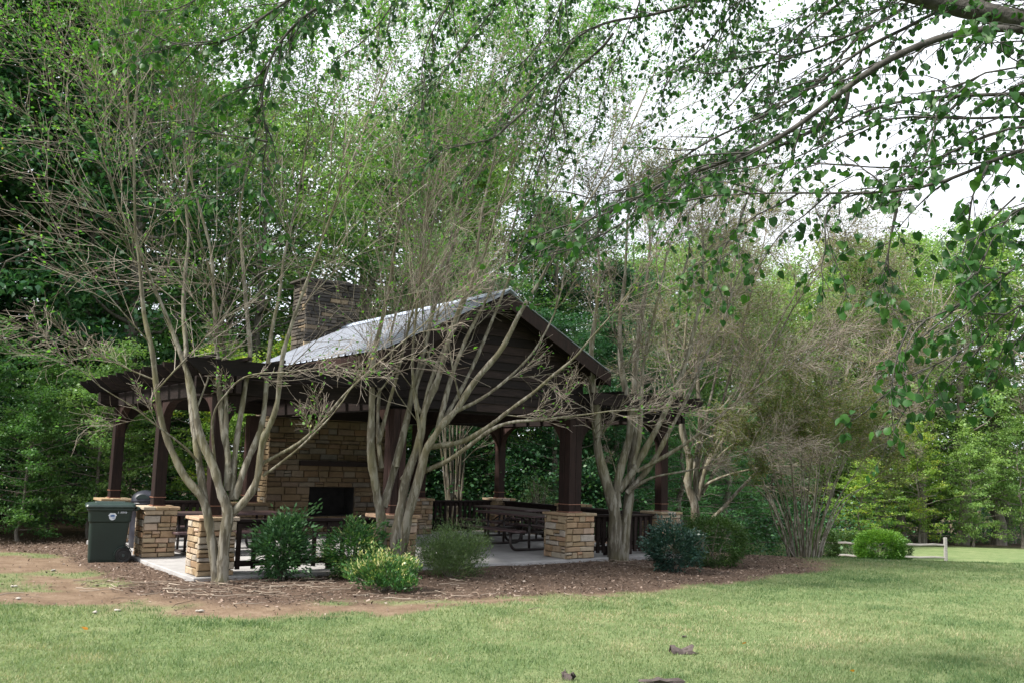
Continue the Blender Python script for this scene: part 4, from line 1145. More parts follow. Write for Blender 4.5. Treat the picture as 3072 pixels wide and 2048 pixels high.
L4 = [
    ([(2088, 1618), (2086, 1546), (2086, 1493), (2068, 1479), (2057, 1439), (2077, 1390), (2063, 1350), (2043, 1300), (2040, 1200), (2050, 1080), (2060, 950)], .13, .026, -.4, 2.4),
    ([(2092, 1500), (2090, 1470), (2086, 1412), (2090, 1368), (2104, 1279), (2095, 1189), (2090, 1080), (2110, 950), (2130, 830)], .085, .026, .6, 2.6),
    ([(2096, 1490), (2099, 1457), (2121, 1390), (2157, 1340), (2180, 1300), (2202, 1256), (2246, 1189), (2300, 1090), (2350, 980)], .075, .024, -.5, 2.4),
    ([(2104, 1460), (2157, 1430), (2224, 1412), (2313, 1395), (2403, 1399), (2490, 1378)], .042, .012, -1.2, 1.6),
    ([(2100, 1618), (2121, 1565), (2170, 1524), (2197, 1488), (2242, 1444), (2273, 1412), (2330, 1330), (2420, 1270)], .075, .018, .7, 2.2),
    ([(2106, 1480), (2150, 1400), (2200, 1340), (2280, 1260), (2370, 1180), (2450, 1080)], .050, .02, 1.1, 2.4),
    ([(2096, 1440), (2130, 1340), (2160, 1240), (2190, 1120), (2230, 980), (2260, 850)], .055, .022, 1.2, 2.5),
    ([(2110, 1420), (2180, 1340), (2270, 1290), (2380, 1240), (2480, 1190)], .036, .016, -.8, 2.2),
    ([(2120, 1390), (2190, 1290), (2290, 1180), (2390, 1080), (2500, 1010)], .040, .016, .3, 2.3),
    ([(2115, 1400), (2180, 1260), (2260, 1110), (2340, 960), (2400, 860)], .045, .018, -.7, 2.3),
    ([(2095, 1400), (2110, 1280), (2150, 1120), (2180, 960), (2200, 800)], .045, .02, .9, 2.2),
    ([(2070, 1360), (2040, 1230), (2010, 1090), (1985, 940), (1975, 830)], .040, .018, -.6, 2.0),
    ([(2200, 1330), (2300, 1290), (2420, 1270), (2530, 1230), (2600, 1200)], .030, .012, -.4, 1.9),
]
wide = dict(SPEC); wide['trop'] = (-.01, -.02, -.025, -.025, -.02); wide['ang'] = (18, 50); wide['side'] = 9; wide['kids'] = (11, 9, 7)
wide['leafw'] = lambda h, T: 0.12 + h ** 2
myrtle('spreading pale trunk tree standing behind the clipped bushes on the right', b4, L4, 14, wide, M['dull_leaf'], 34000, 0.055)
b5 = spot(2412, 21.8)
L5 = []
r5 = random.Random(5)
for i in range(24):
    f = -1 + 2 * (i + r5.uniform(-.5, .5)) / 23
    x0 = 2412 + 44 * f; top = 1345 + 80 * f * f + r5.uniform(-50, 50)
    x1 = 2412 + 180 * f + r5.uniform(-24, 24)
    L5.append(([(x0, 1680 - 6 * (1 - f * f)), (x0 * .8 + x1 * .2 + r5.uniform(-5, 5), 1590), (x0 * .45 + x1 * .55 + r5.uniform(-6, 6), 1490), (x1, top)], r5.uniform(.016, .034), .010, r5.uniform(-1.0, 1.3), r5.uniform(.7, 1.35)))
L5.append(([(2390, 1676), (2350, 1622), (2328, 1580), (2308, 1512), (2293, 1457)], .026, .010, -.7, .6))
s5 = dict(SPEC); s5['kids'] = (7, 6, 5); s5['side'] = 0; s5['trop'] = (.0, -.01, -.01, -.01, -.01); s5['ang'] = (20, 50); s5['leafw'] = lambda h, T: 0.25 + h
myrtle('many stemmed fan shaped myrtle standing alone on the lawn crest', b5, L5, 15, s5, M['dull_leaf'], 30000, 0.055)
g6 = at(1365, 1510, 27.0); g6[2] = float(ground_z(g6[0], g6[1]))
L6 = []
for i in range(9):
    f = -1 + 2 * i / 8
    L6.append(([(1362 + 18 * f, 1560), (1362 + 22 * f, 1480), (1360 + 34 * f + r5.uniform(-6, 6), 1380), (1360 + 48 * f, 1240), (1360 + 80 * f, 1050)], .045, .018, r5.uniform(-.6, .6), 2.4))
s6 = dict(SPEC); s6['kids'] = (7, 5, 4); s6['side'] = 3
myrtle('cluster of straight pale stems behind the back railing', g6, L6, 16, s6, M['myrtle_leaf'], 3000, 0.06)

# ---------------------------------------------------------------- woodland trees
def crown_variant(seed, kind):
    """trunk mesh and crown mesh of a tree about 1 unit = 1 m, 14 m tall"""
    r = np.random.default_rng(seed); pr = random.Random(seed)
    H = 14.0
    if kind == 'tall':   lo, hi, rad, ncl, per, leaf = 2.0, 14.0, 3.5, 640, 62, 0.14
    elif kind == 'bushy': lo, hi, rad, ncl, per, leaf = 0.6, 14.0, 4.2, 720, 62, 0.14
    elif kind == 'airy':  lo, hi, rad, ncl, per, leaf = 3.0, 14.0, 3.4, 420, 50, 0.13
    elif kind == 'sapling': lo, hi, rad, ncl, per, leaf = 1.0, 14.0, 5.5, 330, 48, 0.24
    else: lo, hi, rad, ncl, per, leaf = 1.2, 14.0, 3.4, 420, 44, 0.16      # pine
    bend = np.array([r.normal() * .35, r.normal() * .35])
    def axis_at(z): return np.array([bend[0] * (z / H) ** 2 * 2, bend[1] * (z / H) ** 2 * 2, z])
    tr = np.array([axis_at(z) for z in np.linspace(-0.4, H * .93, 12)]); tr[1:-1, :2] += r.normal(size=(10, 2)) * .10
    polys5, C = [], []
    t0 = .24 if kind != 'sapling' else .16
    polys9 = [(tr, np.linspace(t0, .03, 12) * np.concatenate([[1.5, 1.12], np.ones(10)]), .5)]
    nb = 46 if kind != 'pine' else 70
    for i in range(nb):
        f = (i + r.random()) / nb
        z0 = lo * .8 + (H * .9 - lo * .8) * f
        a = i * 2.399 + r.normal() * .3
        if kind == 'pine': reach = rad * (1 - f) ** .8 + .35; rise = .12
        else: reach = rad * (np.sin(np.pi * np.clip(f * .82 + .16, 0, 1)) ** .6) * r.uniform(.65, 1.15); rise = .25 + .7 * f
        dr = np.array([np.cos(a), np.sin(a), 0])
        p0 = axis_at(z0)
        pts = np.array([p0 + dr * reach * u + np.array([0, 0, reach * rise * u ** 1.2 * .6 - (.25 * u * u if kind == 'sapling' else 0)]) + (r.normal(size=3) * .08 if u > 0 else 0) for u in np.linspace(0, 1, 6)])
        polys5.append((pts, np.linspace(.055 * (1.2 - f), .012, 6), r.random()))
        k = max(3, int(ncl / nb))
        for _ in range(k):
            u = r.random() ** .6
            q = pts[int(u * 5)] + r.normal(size=3) * np.array([.55, .55, .38]) * (.5 + .5 * u)
            if r.random() < .9: C.append(q)
    C = np.array(C)
    keep = np.sin(C[:, 0] * 1.7 + seed) + np.sin(C[:, 1] * 1.9 + seed * 2) + np.sin(C[:, 2] * 1.5 + seed * 3) + r.normal(size=len(C)) * .5 > (-1.1 if kind != 'airy' else -.5)
    C = C[keep]
    n = len(C)
    sp = np.array([.30, .30, .10]) * (1.0 if kind != 'sapling' else 1.3)
    P = np.repeat(C, per, 0) + r.normal(size=(n * per, 3)) * sp
    sz = leaf * (0.6 + 0.7 * r.random(len(P)))
    V, Q = leaf_quads(P, sz, .62 if kind != 'pine' else .16, .9 if kind != 'pine' else .3, droop=.25)
    if kind == 'pine':
        D = unit(r.normal(size=(len(P), 3)) + np.array([0, 0, .4])); S = unit(np.cross(D, r.normal(size=(len(P), 3))))
        Lh = sz[:, None] * 1.6
        V = np.stack([P, P + Lh * (.5 * D + .06 * S), P + Lh * D, P + Lh * (.5 * D - .06 * S)], 1).reshape(-1, 3)
    tone = np.clip(.5 * np.repeat(r.random(n), per) + .5 * r.random(len(P)), 0, 1)
    v9, q9, r9 = tubes(polys9, 9); v5, q5, r5_ = tubes(polys5, 5)
    tm = mesh_arrays('trunk_' + kind, np.concatenate([v9, v5]), [np.concatenate([q9, q5 + len(v9)])], M['bark'], np.concatenate([r9, r5_]), True)
    return tm, (V, Q, np.repeat(tone, 4))

VAR = {}
def variant(kind, seed, mat):
    key = (kind, seed, mat)
    if key not in VAR:
        if ('g', kind, seed) not in VAR: VAR[('g', kind, seed)] = crown_variant(seed, kind)
        tm, (V, Q, tn) = VAR[('g', kind, seed)]
        VAR[key] = (tm, mesh_arrays('crown_' + kind, V, [Q], M[mat], tn))
    return VAR[key]

trng = random.Random(21)
def tree(name, label, X, Y, H, kind, seed, mat, group, wide=1.0, zoff=0.0):
    tm, cm = variant(kind, seed, mat)
    tone = {'dark_leaf': 'dark green', 'wood_leaf': 'mid green', 'light_leaf': 'pale green', 'yellow_leaf': 'yellowing'}.get(mat, '')
    form = {'bushy': 'dense', 'tall': 'tall', 'airy': 'open crowned', 'sapling': 'young'}.get(kind, '')
    if kind != 'sapling' and H < 10: form = 'low dense'
    label = label.replace('TREE', form + ' ' + tone + ' tree')
    o = empty(name, (X, Y, float(ground_z(X, Y)) + zoff), trng.uniform(0, 6.28))
    tag(o, label, 'tree', group)
    s = H / 14.0
    for nm, me in (('trunk', tm), ('crown', cm)):
        c = add(nm, me, o)
        c.scale = (s * wide, s * wide, s)
        if nm == 'crown': tag(c, kind='stuff')
    return o

G_L = 'tall dark trees of the woods on the left'
lab_l = 'TREE in the woods left of the pavilion'
for X, Y, H, w, kd, sd_, mt in [(-15.0, 24.5, 18, .95, 'bushy', 1, 'dark_leaf'), (-10.9, 26.5, 18, .85, 'airy', 7, 'wood_leaf'), (-12.6, 27.5, 19, .95, 'bushy', 1, 'dark_leaf'), (-17.5, 28, 21, 1.1, 'bushy', 1, 'dark_leaf'),
                            (-13.6, 28.5, 20, .9, 'tall', 4, 'wood_leaf'), (-20, 25, 20, 1.2, 'bushy', 1, 'dark_leaf'), (-16.5, 33, 20, 1.0, 'airy', 8, 'wood_leaf'), (-22, 33, 22, 1.2, 'bushy', 1, 'dark_leaf'), (-26, 29, 22, 1.2, 'bushy', 1, 'dark_leaf')]:
    tree('woodland_tree', lab_l, X, Y, H, kd, sd_, mt, G_L, w)
G_U = 'young trees with light leaves under the woods'
lab_u = 'TREE at the foot of the woods behind the left wing'
for X, Y, H, sd_, mt in [(-12.0, 20.8, 5.0, 5, 'wood_leaf'), (-9.4, 21.6, 4.6, 6, 'light_leaf'), (-7.6, 24.0, 5.0, 5, 'yellow_leaf'), (-6.0, 26.0, 5.2, 6, 'yellow_leaf'), (-13.8, 19.8, 5.4, 6, 'dark_leaf'), (-10.8, 22.4, 4.4, 5, 'wood_leaf'),
                      (-8.8, 29.5, 5.5, 6, 'wood_leaf'), (-4.6, 29.5, 5.2, 5, 'yellow_leaf'), (-11.8, 28, 5.5, 6, 'yellow_leaf'), (-15.8, 20.6, 6.0, 5, 'dark_leaf'), (-6.8, 23.6, 3.8, 6, 'light_leaf'), (-8.9, 22.4, 3.6, 5, 'light_leaf'), (-5.0, 25.2, 4.4, 6, 'yellow_leaf'), (-10.4, 20.4, 3.4, 6, 'wood_leaf')]:
    tree('sapling', lab_u, X, Y, H, 'sapling', sd_, mt, G_U, 1.0)
G_B = 'trees of the woods behind the pavilion'
lab_b = 'TREE in the woods behind the pavilion'
for X, Y, H, w, kd, sd_, mt in [(-9.0, 33, 15.5, .9, 'airy', 7, 'light_leaf'), (-5.6, 34, 16.0, .95, 'airy', 8, 'light_leaf'), (-3.0, 32.5, 16.0, 1.0, 'bushy', 1, 'wood_leaf'), (-0.8, 35, 15, .9, 'tall', 4, 'light_leaf'), (1.8, 34, 13.0, 1.0, 'bushy', 1, 'dark_leaf'),
                            (-11.0, 36, 15, .9, 'airy', 7, 'wood_leaf'), (-6.5, 41, 19, 1.0, 'tall', 2, 'light_leaf'), (-2.0, 42, 20, 1.0, 'tall', 4, 'wood_leaf'), (3.0, 41, 14.5, 1.0, 'tall', 4, 'wood_leaf'), (4.3, 36, 11.5, 1.0, 'bushy', 1, 'dark_leaf'),
                            (-1.5, 30, 9.0, 1.0, 'bushy', 1, 'dark_leaf'), (1.5, 29.8, 7.5, 1.0, 'bushy', 1, 'dark_leaf'), (3.6, 31.5, 8.0, 1.0, 'bushy', 1, 'dark_leaf'), (-10.5, 45, 20, 1.1, 'tall', 4, 'wood_leaf'), (-15, 42, 21, 1.2, 'bushy', 1, 'wood_leaf'), (-19, 40, 22, 1.2, 'bushy', 1, 'dark_leaf')]:
    tree('woodland_tree', lab_b, X, Y, H, kd, sd_, mt, G_B, w)
G_M = 'trees of the woods right of the pavilion'
lab_m = 'TREE behind the bare myrtles right of the pavilion'
for X, Y, H, w, kd, sd_, mt in [(6.0, 42, 14, 1.0, 'tall', 4, 'light_leaf'), (8.6, 45, 15, 1.0, 'bushy', 1, 'light_leaf'), (11.3, 47, 14.5, 1.0, 'tall', 2, 'light_leaf'), (7.6, 50, 16, 1.0, 'tall', 2, 'yellow_leaf'), (13.8, 50, 15, 1.0, 'airy', 7, 'light_leaf'),
                            (5.4, 37.5, 7.5, 1.1, 'bushy', 1, 'dark_leaf'), (8.4, 39, 6.5, 1.3, 'bushy', 1, 'dark_leaf'), (11.4, 41, 6.5, 1.2, 'bushy', 1, 'dark_leaf')]:
    tree('woodland_tree', lab_m, X, Y, H, kd, sd_, mt, G_M, w)
tree('pine_tree', 'bright green feathery young pine behind the right end of the pavilion', 5.7, 31.5, 5.4, 'pine', 9, 'pine_leaf', None, 1.5)
tree('pine_tree', 'taller pine with soft needles behind the spreading pale trunk', 3.7, 33.5, 8.0, 'pine', 9, 'pine_leaf', None, 1.5)
tree('pine_tree', 'bright pine seen between the spreading myrtle and the fan shaped one', 8.2, 36.0, 6.2, 'pine', 9, 'pine_leaf', None, 1.6)
G_R = 'trees along the far edge of the lawn on the right'
lab_r = 'TREE on the far edge of the lawn at the right'
lab_y = 'TREE on the far edge of the lawn at the right'
for X, Y, H, w, kd, sd_, mt in [(16.8, 53.5, 13, .9, 'airy', 7, 'light_leaf'), (19.0, 56, 15.5, .9, 'airy', 8, 'light_leaf'), (21.3, 54.5, 15, .9, 'tall', 4, 'yellow_leaf'), (23.6, 57, 16, .9, 'airy', 7, 'light_leaf'), (26.2, 55, 16, .9, 'airy', 8, 'light_leaf'), (28.8, 56, 17, 1.0, 'tall', 2, 'light_leaf'),
                            (17.8, 61, 15.5, 1.0, 'tall', 2, 'light_leaf'), (21.0, 63, 17, 1.0, 'tall', 4, 'yellow_leaf'), (24.5, 64, 17, 1.0, 'tall', 2, 'yellow_leaf'), (28.0, 63, 18, 1.0, 'bushy', 1, 'light_leaf'), (31.5, 60, 18, 1.0, 'tall', 4, 'light_leaf'), (14.6, 58, 15.5, 1.0, 'tall', 4, 'light_leaf'), (11.5, 57, 16, 1.0, 'bushy', 1, 'light_leaf')]:
    tree('woodland_tree', lab_y if mt == 'yellow_leaf' else lab_r, X, Y, H * 1.22, kd, sd_, mt, G_R if mt != 'yellow_leaf' else 'yellowing trees along the far edge of the lawn', w)
G_S = 'light leaved young trees at the far edge of the lawn'
for X, Y, H, sd_, mt in [(22.3, 51.5, 7.0, 5, 'yellow_leaf'), (19.6, 52.5, 6.0, 6, 'light_leaf'), (25.4, 52, 6.5, 6, 'light_leaf'), (28.4, 52.5, 7.5, 5, 'light_leaf')]:
    tree('sapling', 'TREE standing before the taller trees at the far lawn edge', X, Y, H, 'sapling', sd_, mt, G_S, .85)
tree('sapling', 'low yellow green young tree above the clipped bushes', 13.6, 37.0, 3.9, 'sapling', 6, 'yellow_leaf', None, 1.25)

# trunk with grey bare crown among the far trees
def bare_tree(label, X, Y, H, seed):
    r = random.Random(seed)
    o = empty('bare_tree', (X, Y, float(ground_z(X, Y)))); tag(o, label, 'tree')
    st, tips = {}, []
    sp = dict(SPEC); sp['kids'] = (6, 4, 3); sp['ang'] = (28, 60)
    P = densify([(0, 0, -.3), (.1, 0, H * .3), (-.1, .1, H * .6), (.1, .1, H * .8)], 10)
    V, Q, rn = tubes([(P, np.linspace(.24, .10, 10), .5)], 9)
    add('trunk', mesh_arrays('trunk', V, [Q], M['bark'], rn, True), o)
    for k in range(9):
        i = 4 + k % 6
        grow(st, tips, P[i], child_dir(np.array([0, 0, 1.0]), R(r.uniform(25, 65)), r), H * .3, .07, 0, r, sp)
    grow(st, tips, P[-1], np.array([0, 0, 1.0]), H * .3, .08, 0, r, sp)
    al = [p for L in st for p in st[L] if L < 2]; fi = [(p[0], p[1] * 2.2, p[2]) for L in st for p in st[L] if L >= 2]
    V, Q, rn = tubes(al, 5); add('branches', mesh_arrays('branches', V, [Q], M['twig'], rn), o)
    V, Q, rn = tubes(fi, 3); tag(add('twigs', mesh_arrays('twigs', V, [Q], M['twig'], rn), o), kind='stuff')
bare_tree('grey leafless tree among the green trees at the far right', 29.2, 52.5, 13.0, 31)
bare_tree('pale leafless tree rising above the yellow green saplings', 23.2, 53.2, 14.0, 32)

def woods(name, label, spots, nleaf, leaf, mat, seed):
    """far woods reading as one mass: clumped foliage with depth"""
    r = np.random.default_rng(seed); Cs = []
    for X0, X1, Y0, Y1, h0, h1, n in spots:
        X = r.uniform(X0, X1, n); Y = r.uniform(Y0, Y1, n)
        Z = ground_z(X, Y) + (r.random(n) ** 0.9) * r.uniform(h0, h1, n)
        Cs.append(np.stack([X, Y, Z], 1))
    C = np.concatenate(Cs); per = max(1, nleaf // len(C))
    P = np.repeat(C, per, 0) + r.normal(size=(len(C) * per, 3)) * np.array([.8, .8, .45])
    V, Q = leaf_quads(P, leaf, .7, .8, droop=.2)
    tone = np.clip(.5 * np.repeat(r.random(len(C)), per) + .5 * r.random(len(P)), 0, 1)
    tag(add(name, mesh_arrays(name, V, [Q], M[mat], np.repeat(tone, 4))), label, None, None, 'stuff')
woods('far_woods', 'deep green woods behind the nearer trees', [(-45, -9, 38, 58, 5, 15, 1300), (-9, 12, 48, 62, 5, 11, 1100), (12, 52, 68, 84, 6, 13, 1500)], 48000, 0.48, 'dark_leaf', 5)
woods('undergrowth', 'low undergrowth at the foot of the woods', [(-26, -7, 23.5, 31, .5, 1.6, 320), (-8, 3, 27, 34, .6, 2.6, 420), (3, 13, 33, 42, .6, 2.2, 420), (13, 34, 57, 64, .5, 2.4, 500)], 50000, 0.115, 'dark_leaf', 6)

# ---------------------------------------------------------------- overhanging tree in the foreground
over = empty('overhanging_tree', (4.9, 5.0, float(ground_z(4.9, 5.0))))
tag(over, 'round leaved tree whose dark limbs and leafy branches hang into the top right', 'tree')
OB = np.array(over.location)
def od(x): return 4.6 + (3072 - x) / 3072 * 2.6
OT = [  # pixel traces: thick limb first
    ([(3090, 78), (2990, 46), (2900, 24), (2800, 2), (2700, -30)], .105, .06, 5.0),
    ([(3072, 85), (2930, 85), (2799, 118), (2668, 176), (2557, 248), (2473, 320), (2375, 392), (2264, 457), (2146, 496), (2048, 526), (1938, 575), (1873, 620), (1775, 660), (1677, 683)], .036, .005, 4.8),
    ([(2545, 260), (2538, 340), (2440, 392), (2342, 438), (2211, 483), (2126, 523), (2048, 568), (1938, 627), (1840, 686), (1742, 738), (1645, 771)], .018, .004, 5.2),
    ([(3090, 281), (2897, 287), (2734, 297), (2636, 314), (2540, 360), (2450, 420)], .026, .006, 5.3),
    ([(3090, 425), (2962, 490), (2864, 542), (2766, 565), (2668, 581), (2505, 581), (2309, 578), (2113, 590)], .020, .004, 4.7),
    ([(2701, 581), (2682, 653), (2662, 771), (2668, 823), (2636, 875)], .007, .002, 4.9),
    ([(2551, 581), (2479, 634), (2473, 686), (2479, 738), (2460, 816), (2492, 875)], .006, .002, 4.9),
    ([(2962, 500), (2915, 590), (2905, 690), (2890, 760)], .007, .002, 4.6),
    ([(2560, -20), (2538, 0), (2440, 65), (2342, 150), (2296, 189), (2244, 255), (2146, 372)], .020, .004, 5.6),
    ([(2740, -10), (2701, 39), (2603, 85), (2505, 124), (2375, 176), (2264, 202), (2146, 222)], .020, .004, 5.0),
    ([(2240, -20), (2224, 0), (2179, 72), (2113, 137), (2048, 202), (1980, 250)], .018, .004, 6.0),
    ([(2110, 5), (2048, 20), (1938, 52), (1840, 59), (1742, 98), (1710, 131), (1651, 215), (1579, 287), (1481, 379)], .026, .004, 6.0),
    ([(1840, 100), (1808, 144), (1742, 196), (1677, 255), (1664, 327), (1651, 425), (1612, 503), (1599, 568)], .014, .003, 6.2),
    ([(1530, -25), (1507, 0), (1429, 91), (1377, 170), (1318, 222), (1272, 287), (1220, 340)], .018, .003, 6.4),
    ([(1375, -25), (1357, 0), (1318, 59), (1279, 124), (1259, 215), (1272, 287), (1262, 340)], .016, .003, 6.6),
    ([(1579, 327), (1481, 418), (1416, 431), (1318, 451), (1272, 503)], .009, .003, 6.4),
    ([(890, -20), (862, 7), (797, 46), (718, 104), (686, 124), (607, 137), (536, 137), (483, 118), (418, 85)], .018, .003, 6.3),
    ([(1020, -20), (993, 0), (914, 46), (862, 98), (816, 163), (797, 229), (784, 274), (790, 353), (803, 405), (800, 444), (784, 496), (790, 600)], .020, .003, 6.5),
    ([(784, 255), (718, 268), (653, 304)], .008, .003, 6.5),
    ([(803, 425), (718, 411), (653, 402), (555, 398), (509, 402)], .008, .002, 6.5),
    ([(730, 560), (700, 590), (620, 590), (570, 575)], .006, .002, 6.6),
    ([(3100, 760), (3030, 800), (2950, 870), (2870, 930), (2790, 960), (2700, 985)], .014, .003, 4.6),
    ([(3100, 900), (3040, 905), (2960, 990), (2880, 1070), (2780, 1100), (2690, 1150), (2620, 1210)], .012, .002, 4.8),
    ([(2113, 588), (2060, 640), (2070, 760), (2040, 850)], .006, .002, 6.0),
    ([(2250, 578), (2210, 690), (2160, 760), (2150, 850)], .006, .002, 5.6),
    ([(2896, 287), (2800, 380), (2740, 470), (2700, 560)], .012, .003, 5.0),
    ([(2340, 170), (2330, 260), (2300, 340), (2240, 400)], .010, .003, 5.6),
    ([(2600, 90), (2520, 170), (2440, 260), (2380, 310), (2330, 340)], .012, .003, 5.2),
    ([(3090, 560), (2990, 640), (2960, 740), (2930, 830)], .010, .003, 4.4),
    ([(3090, 180), (2950, 200), (2850, 250), (2780, 330)], .014, .003, 4.5),
    ([(1930, -20), (1900, 60), (1850, 170), (1810, 270), (1790, 360)], .012, .003, 6.3),
    ([(1700, -20), (1660, 70), (1600, 160), (1540, 220), (1480, 250)], .012, .003, 6.4),
    ([(1200, -20), (1150, 60), (1090, 130), (1010, 180)], .010, .003, 6.7),
    ([(620, -20), (560, 30), (460, 40), (380, 30)], .010, .003, 6.6),
]
rl = random.Random(52)
for pts, r0, r1, dep in list(OT):
    if pts[0][0] > 2220 and pts[0][1] < 600 and r0 < .05 and len(pts) >= 4:
        dx, dy = rl.uniform(-120, 60), rl.uniform(-95, 60)
        OT.append(([(x + dx * (.3 + .7 * i / len(pts)) + rl.uniform(-25, 25), y + dy + rl.uniform(-22, 22)) for i, (x, y) in enumerate(pts)], r0 * .6, r1 * .8, dep + rl.uniform(.5, 1.3)))
ro = random.Random(77); no = np.random.default_rng(77)
limb_line = densify([(4.9, 5.0, 3.6), (3.6, 5.3, 4.7), (2.0, 6.0, 5.7), (0.0, 6.6, 6.3), (-2.4, 6.9, 6.6), (-3.6, 7.0, 6.7)], 40)
hp = [(densify([(4.95, 5.0, -.4), (4.9, 5.02, 1.2), (4.8, 5.0, 2.6), (4.9, 5.0, 3.7), (4.7, 5.1, 5.0)], 14) - OB, np.linspace(.24, .15, 14), .4),
      (limb_line - OB, np.linspace(.15, .03, 40), .5)]
branches, twigs, LP, LD = [], [], [], []
for pts, r0, r1, dep in OT:
    x0 = pts[0][0]
    if x0 > 1250 and dep > 4.95 and pts[0][1] < 300: dep = dep * 1.32 if x0 < 3060 else dep * 1.12
    W = [at(x, y, dep + 0.35 * (x0 - x) / 1000 + ro.uniform(-.05, .05)) for x, y in pts]
    if (pts[0][1] <= 5 or x0 > 3060):                       # joins the limbs outside the frame
        if x0 > 3060:
            W = [np.array([4.85, 5.0, min(4.6, max(2.6, W[0][2] - .3))])] + W
        else:
            k = int(np.argmin(np.linalg.norm(limb_line - (W[0] + np.array([.5, 0, .4])), axis=1)))
            W = [limb_line[k]] + W
    W = densify(W, max(12, int(4 * len(pts))))
    n = len(W); rr = np.linspace(r0, r1, n) * (1 + .05 * no.normal(size=n))
    branches.append((W - OB, rr, ro.random()))
    Ls = np.linalg.norm(np.diff(W, axis=0), axis=1).sum()
    dm = unit(W[-1] - W[n // 3])
    near = dep < 5.2 and x0 > 2400
    k = max(3, int(Ls * (1 - .1) / (.115 if r0 > .01 else .09) * (.72 if x0 > 2450 and W[0][2] > 2.9 else 1.0)))
    for j in range(k):
        f = .10 + .90 * (j + ro.random()) / k
        i = min(int(f * (n - 1)), n - 2)
        p = W[i] + (W[i + 1] - W[i]) * (f * (n - 1) - i)
        d = unit(child_dir(unit(W[i + 1] - W[i]), R(ro.uniform(18, 60)), ro) + .35 * dm + np.array([0, 0, -.10]))
        L = ro.uniform(.25, .95) * (1.25 - .6 * f) * (1.0 if r0 > .01 else .45)
        m2 = 8; q = [p]; dd = d
        for s_i in range(m2):
            dd = unit(dd + np.array([ro.gauss(0, .10), ro.gauss(0, .10), ro.gauss(0, .10) - .035])); q.append(q[-1] + dd * L / m2)
        q = np.array(q); twigs.append((q - OB, np.linspace(min(.006, r0 * .4), .0014, m2 + 1), ro.random()))
        spurs = max(2, int(L / .05))
        for s_i in range(spurs):
            u = (s_i + ro.random()) / spurs * m2; i2 = min(int(u), m2 - 1); b0 = q[i2] + (q[i2 + 1] - q[i2]) * (u - i2)
            d3 = child_dir(dd, R(ro.uniform(25, 75)), ro); L3 = ro.uniform(.02, .13)
            q3 = np.array([b0 + d3 * L3 * w_ + np.array([0, 0, -.15 * L3 * w_ * w_]) for w_ in (0, .35, .7, 1)])
            twigs.append((q3 - OB, np.linspace(.0022, .001, 4), ro.random()))
            for w_ in range(1, 4):
                if ro.random() < (.72 if L3 > .06 else .5): LP.append(q3[w_]); LD.append(d3)
    LP.append(W[-1]); LD.append(unit(W[-1] - W[-2]))
V, Q, rn = tubes(hp, 12); add('trunk', mesh_arrays('trunk', V, [Q], M['dark_bark'], rn, True), over)
V, Q, rn = tubes(branches, 8)
for b_ in branches:
    V, Q, rn = tubes([b_], 8); add('branch', mesh_arrays('branch', V, [Q], M['dark_bark'], rn, True), over)
V, Q, rn = tubes(twigs, 4); tag(add('twigs', mesh_arrays('twigs', V, [Q], M['dark_bark'], rn), over), kind='stuff')
LP = np.array(LP); LD = np.array(LD)
# leaf outline: broad, heart shaped, folded a little along the midrib
half = [(0.0, 0.0), (0.24, -0.05), (0.42, 0.14), (0.46, 0.40), (0.36, 0.66), (0.18, 0.87), (0.0, 1.04)]
OUT = [(x, y) for x, y in half] + [(-x, y) for x, y in half[-2:0:-1]]
def leaf_frame(k):
    hang = unit(np.array([no.normal() * .5, no.normal() * .5, -1.0 + .5 * no.random()]) + .45 * LD[k])
    side = unit(np.cross(hang, no.normal(size=3))); nrm = np.cross(side, hang)
    return hang, side, nrm
def leaf_template(fold, curl):
    vs = [(x, y, fold * abs(x) - curl * (y - .3) ** 2) for x, y in OUT] + [(0, 0.45, -.02)]
    n = len(OUT)
    return np.array(vs), [(i, (i + 1) % n, n) for i in range(n)]
temps = [leaf_template(f, c_) for f, c_ in ((.25, .15), (.10, .55), (.55, .1), (.3, -.35))]
dist = np.linalg.norm(LP - np.array([0, 0, CAM_Z]), axis=1)
uv = np.stack([(LP @ np.array([1, 0, 0])) / LP[:, 1], LP[:, 2]], 1)
inframe = (np.abs(uv[:, 0]) < .55)
order = np.argsort(dist + 100 * (~inframe))
single = set(order[:290].tolist())
leaf_meshes = []
for tv_, tf in temps:
    me = mesh_arrays('leaf', tv_ * .062, [np.array(tf)], M['over_leaf'], np.full(len(tv_), .5)); leaf_meshes.append(me)
VS, FS, RN, off = [], [], [], 0
for k in range(len(LP)):
    h_, s_2, n_ = leaf_frame(k)
    sz = (.020 + .030 * no.random() ** .8) if LP[k][1] > 5.6 and LP[k][0] > -1.2 else (.026 + .034 * no.random())
    base = LP[k] + h_ * .015
    if k in single:
        o = bpy.data.objects.new('leaf', leaf_meshes[k % 4])
        sc = sz / .062
        o.matrix_world = Matrix(((s_2[0] * sc, h_[0] * sc, n_[0] * sc, base[0] - OB[0]), (s_2[1] * sc, h_[1] * sc, n_[1] * sc, base[1] - OB[1]), (s_2[2] * sc, h_[2] * sc, n_[2] * sc, base[2] - OB[2]), (0, 0, 0, 1)))
        link(o, over)
        continue
    tv_, tf = temps[k % 4]
    VS.append(base - OB + (tv_[:, :1] * s_2 + tv_[:, 1:2] * h_ + tv_[:, 2:] * n_) * sz)
    FS.append(np.array(tf) + off); RN.append(np.full(len(tv_), no.random())); off += len(tv_)
tag(add('leaves', mesh_arrays('leaves', np.concatenate(VS), [np.concatenate(FS)], M['over_leaf'], np.concatenate(RN)), over), kind='stuff')

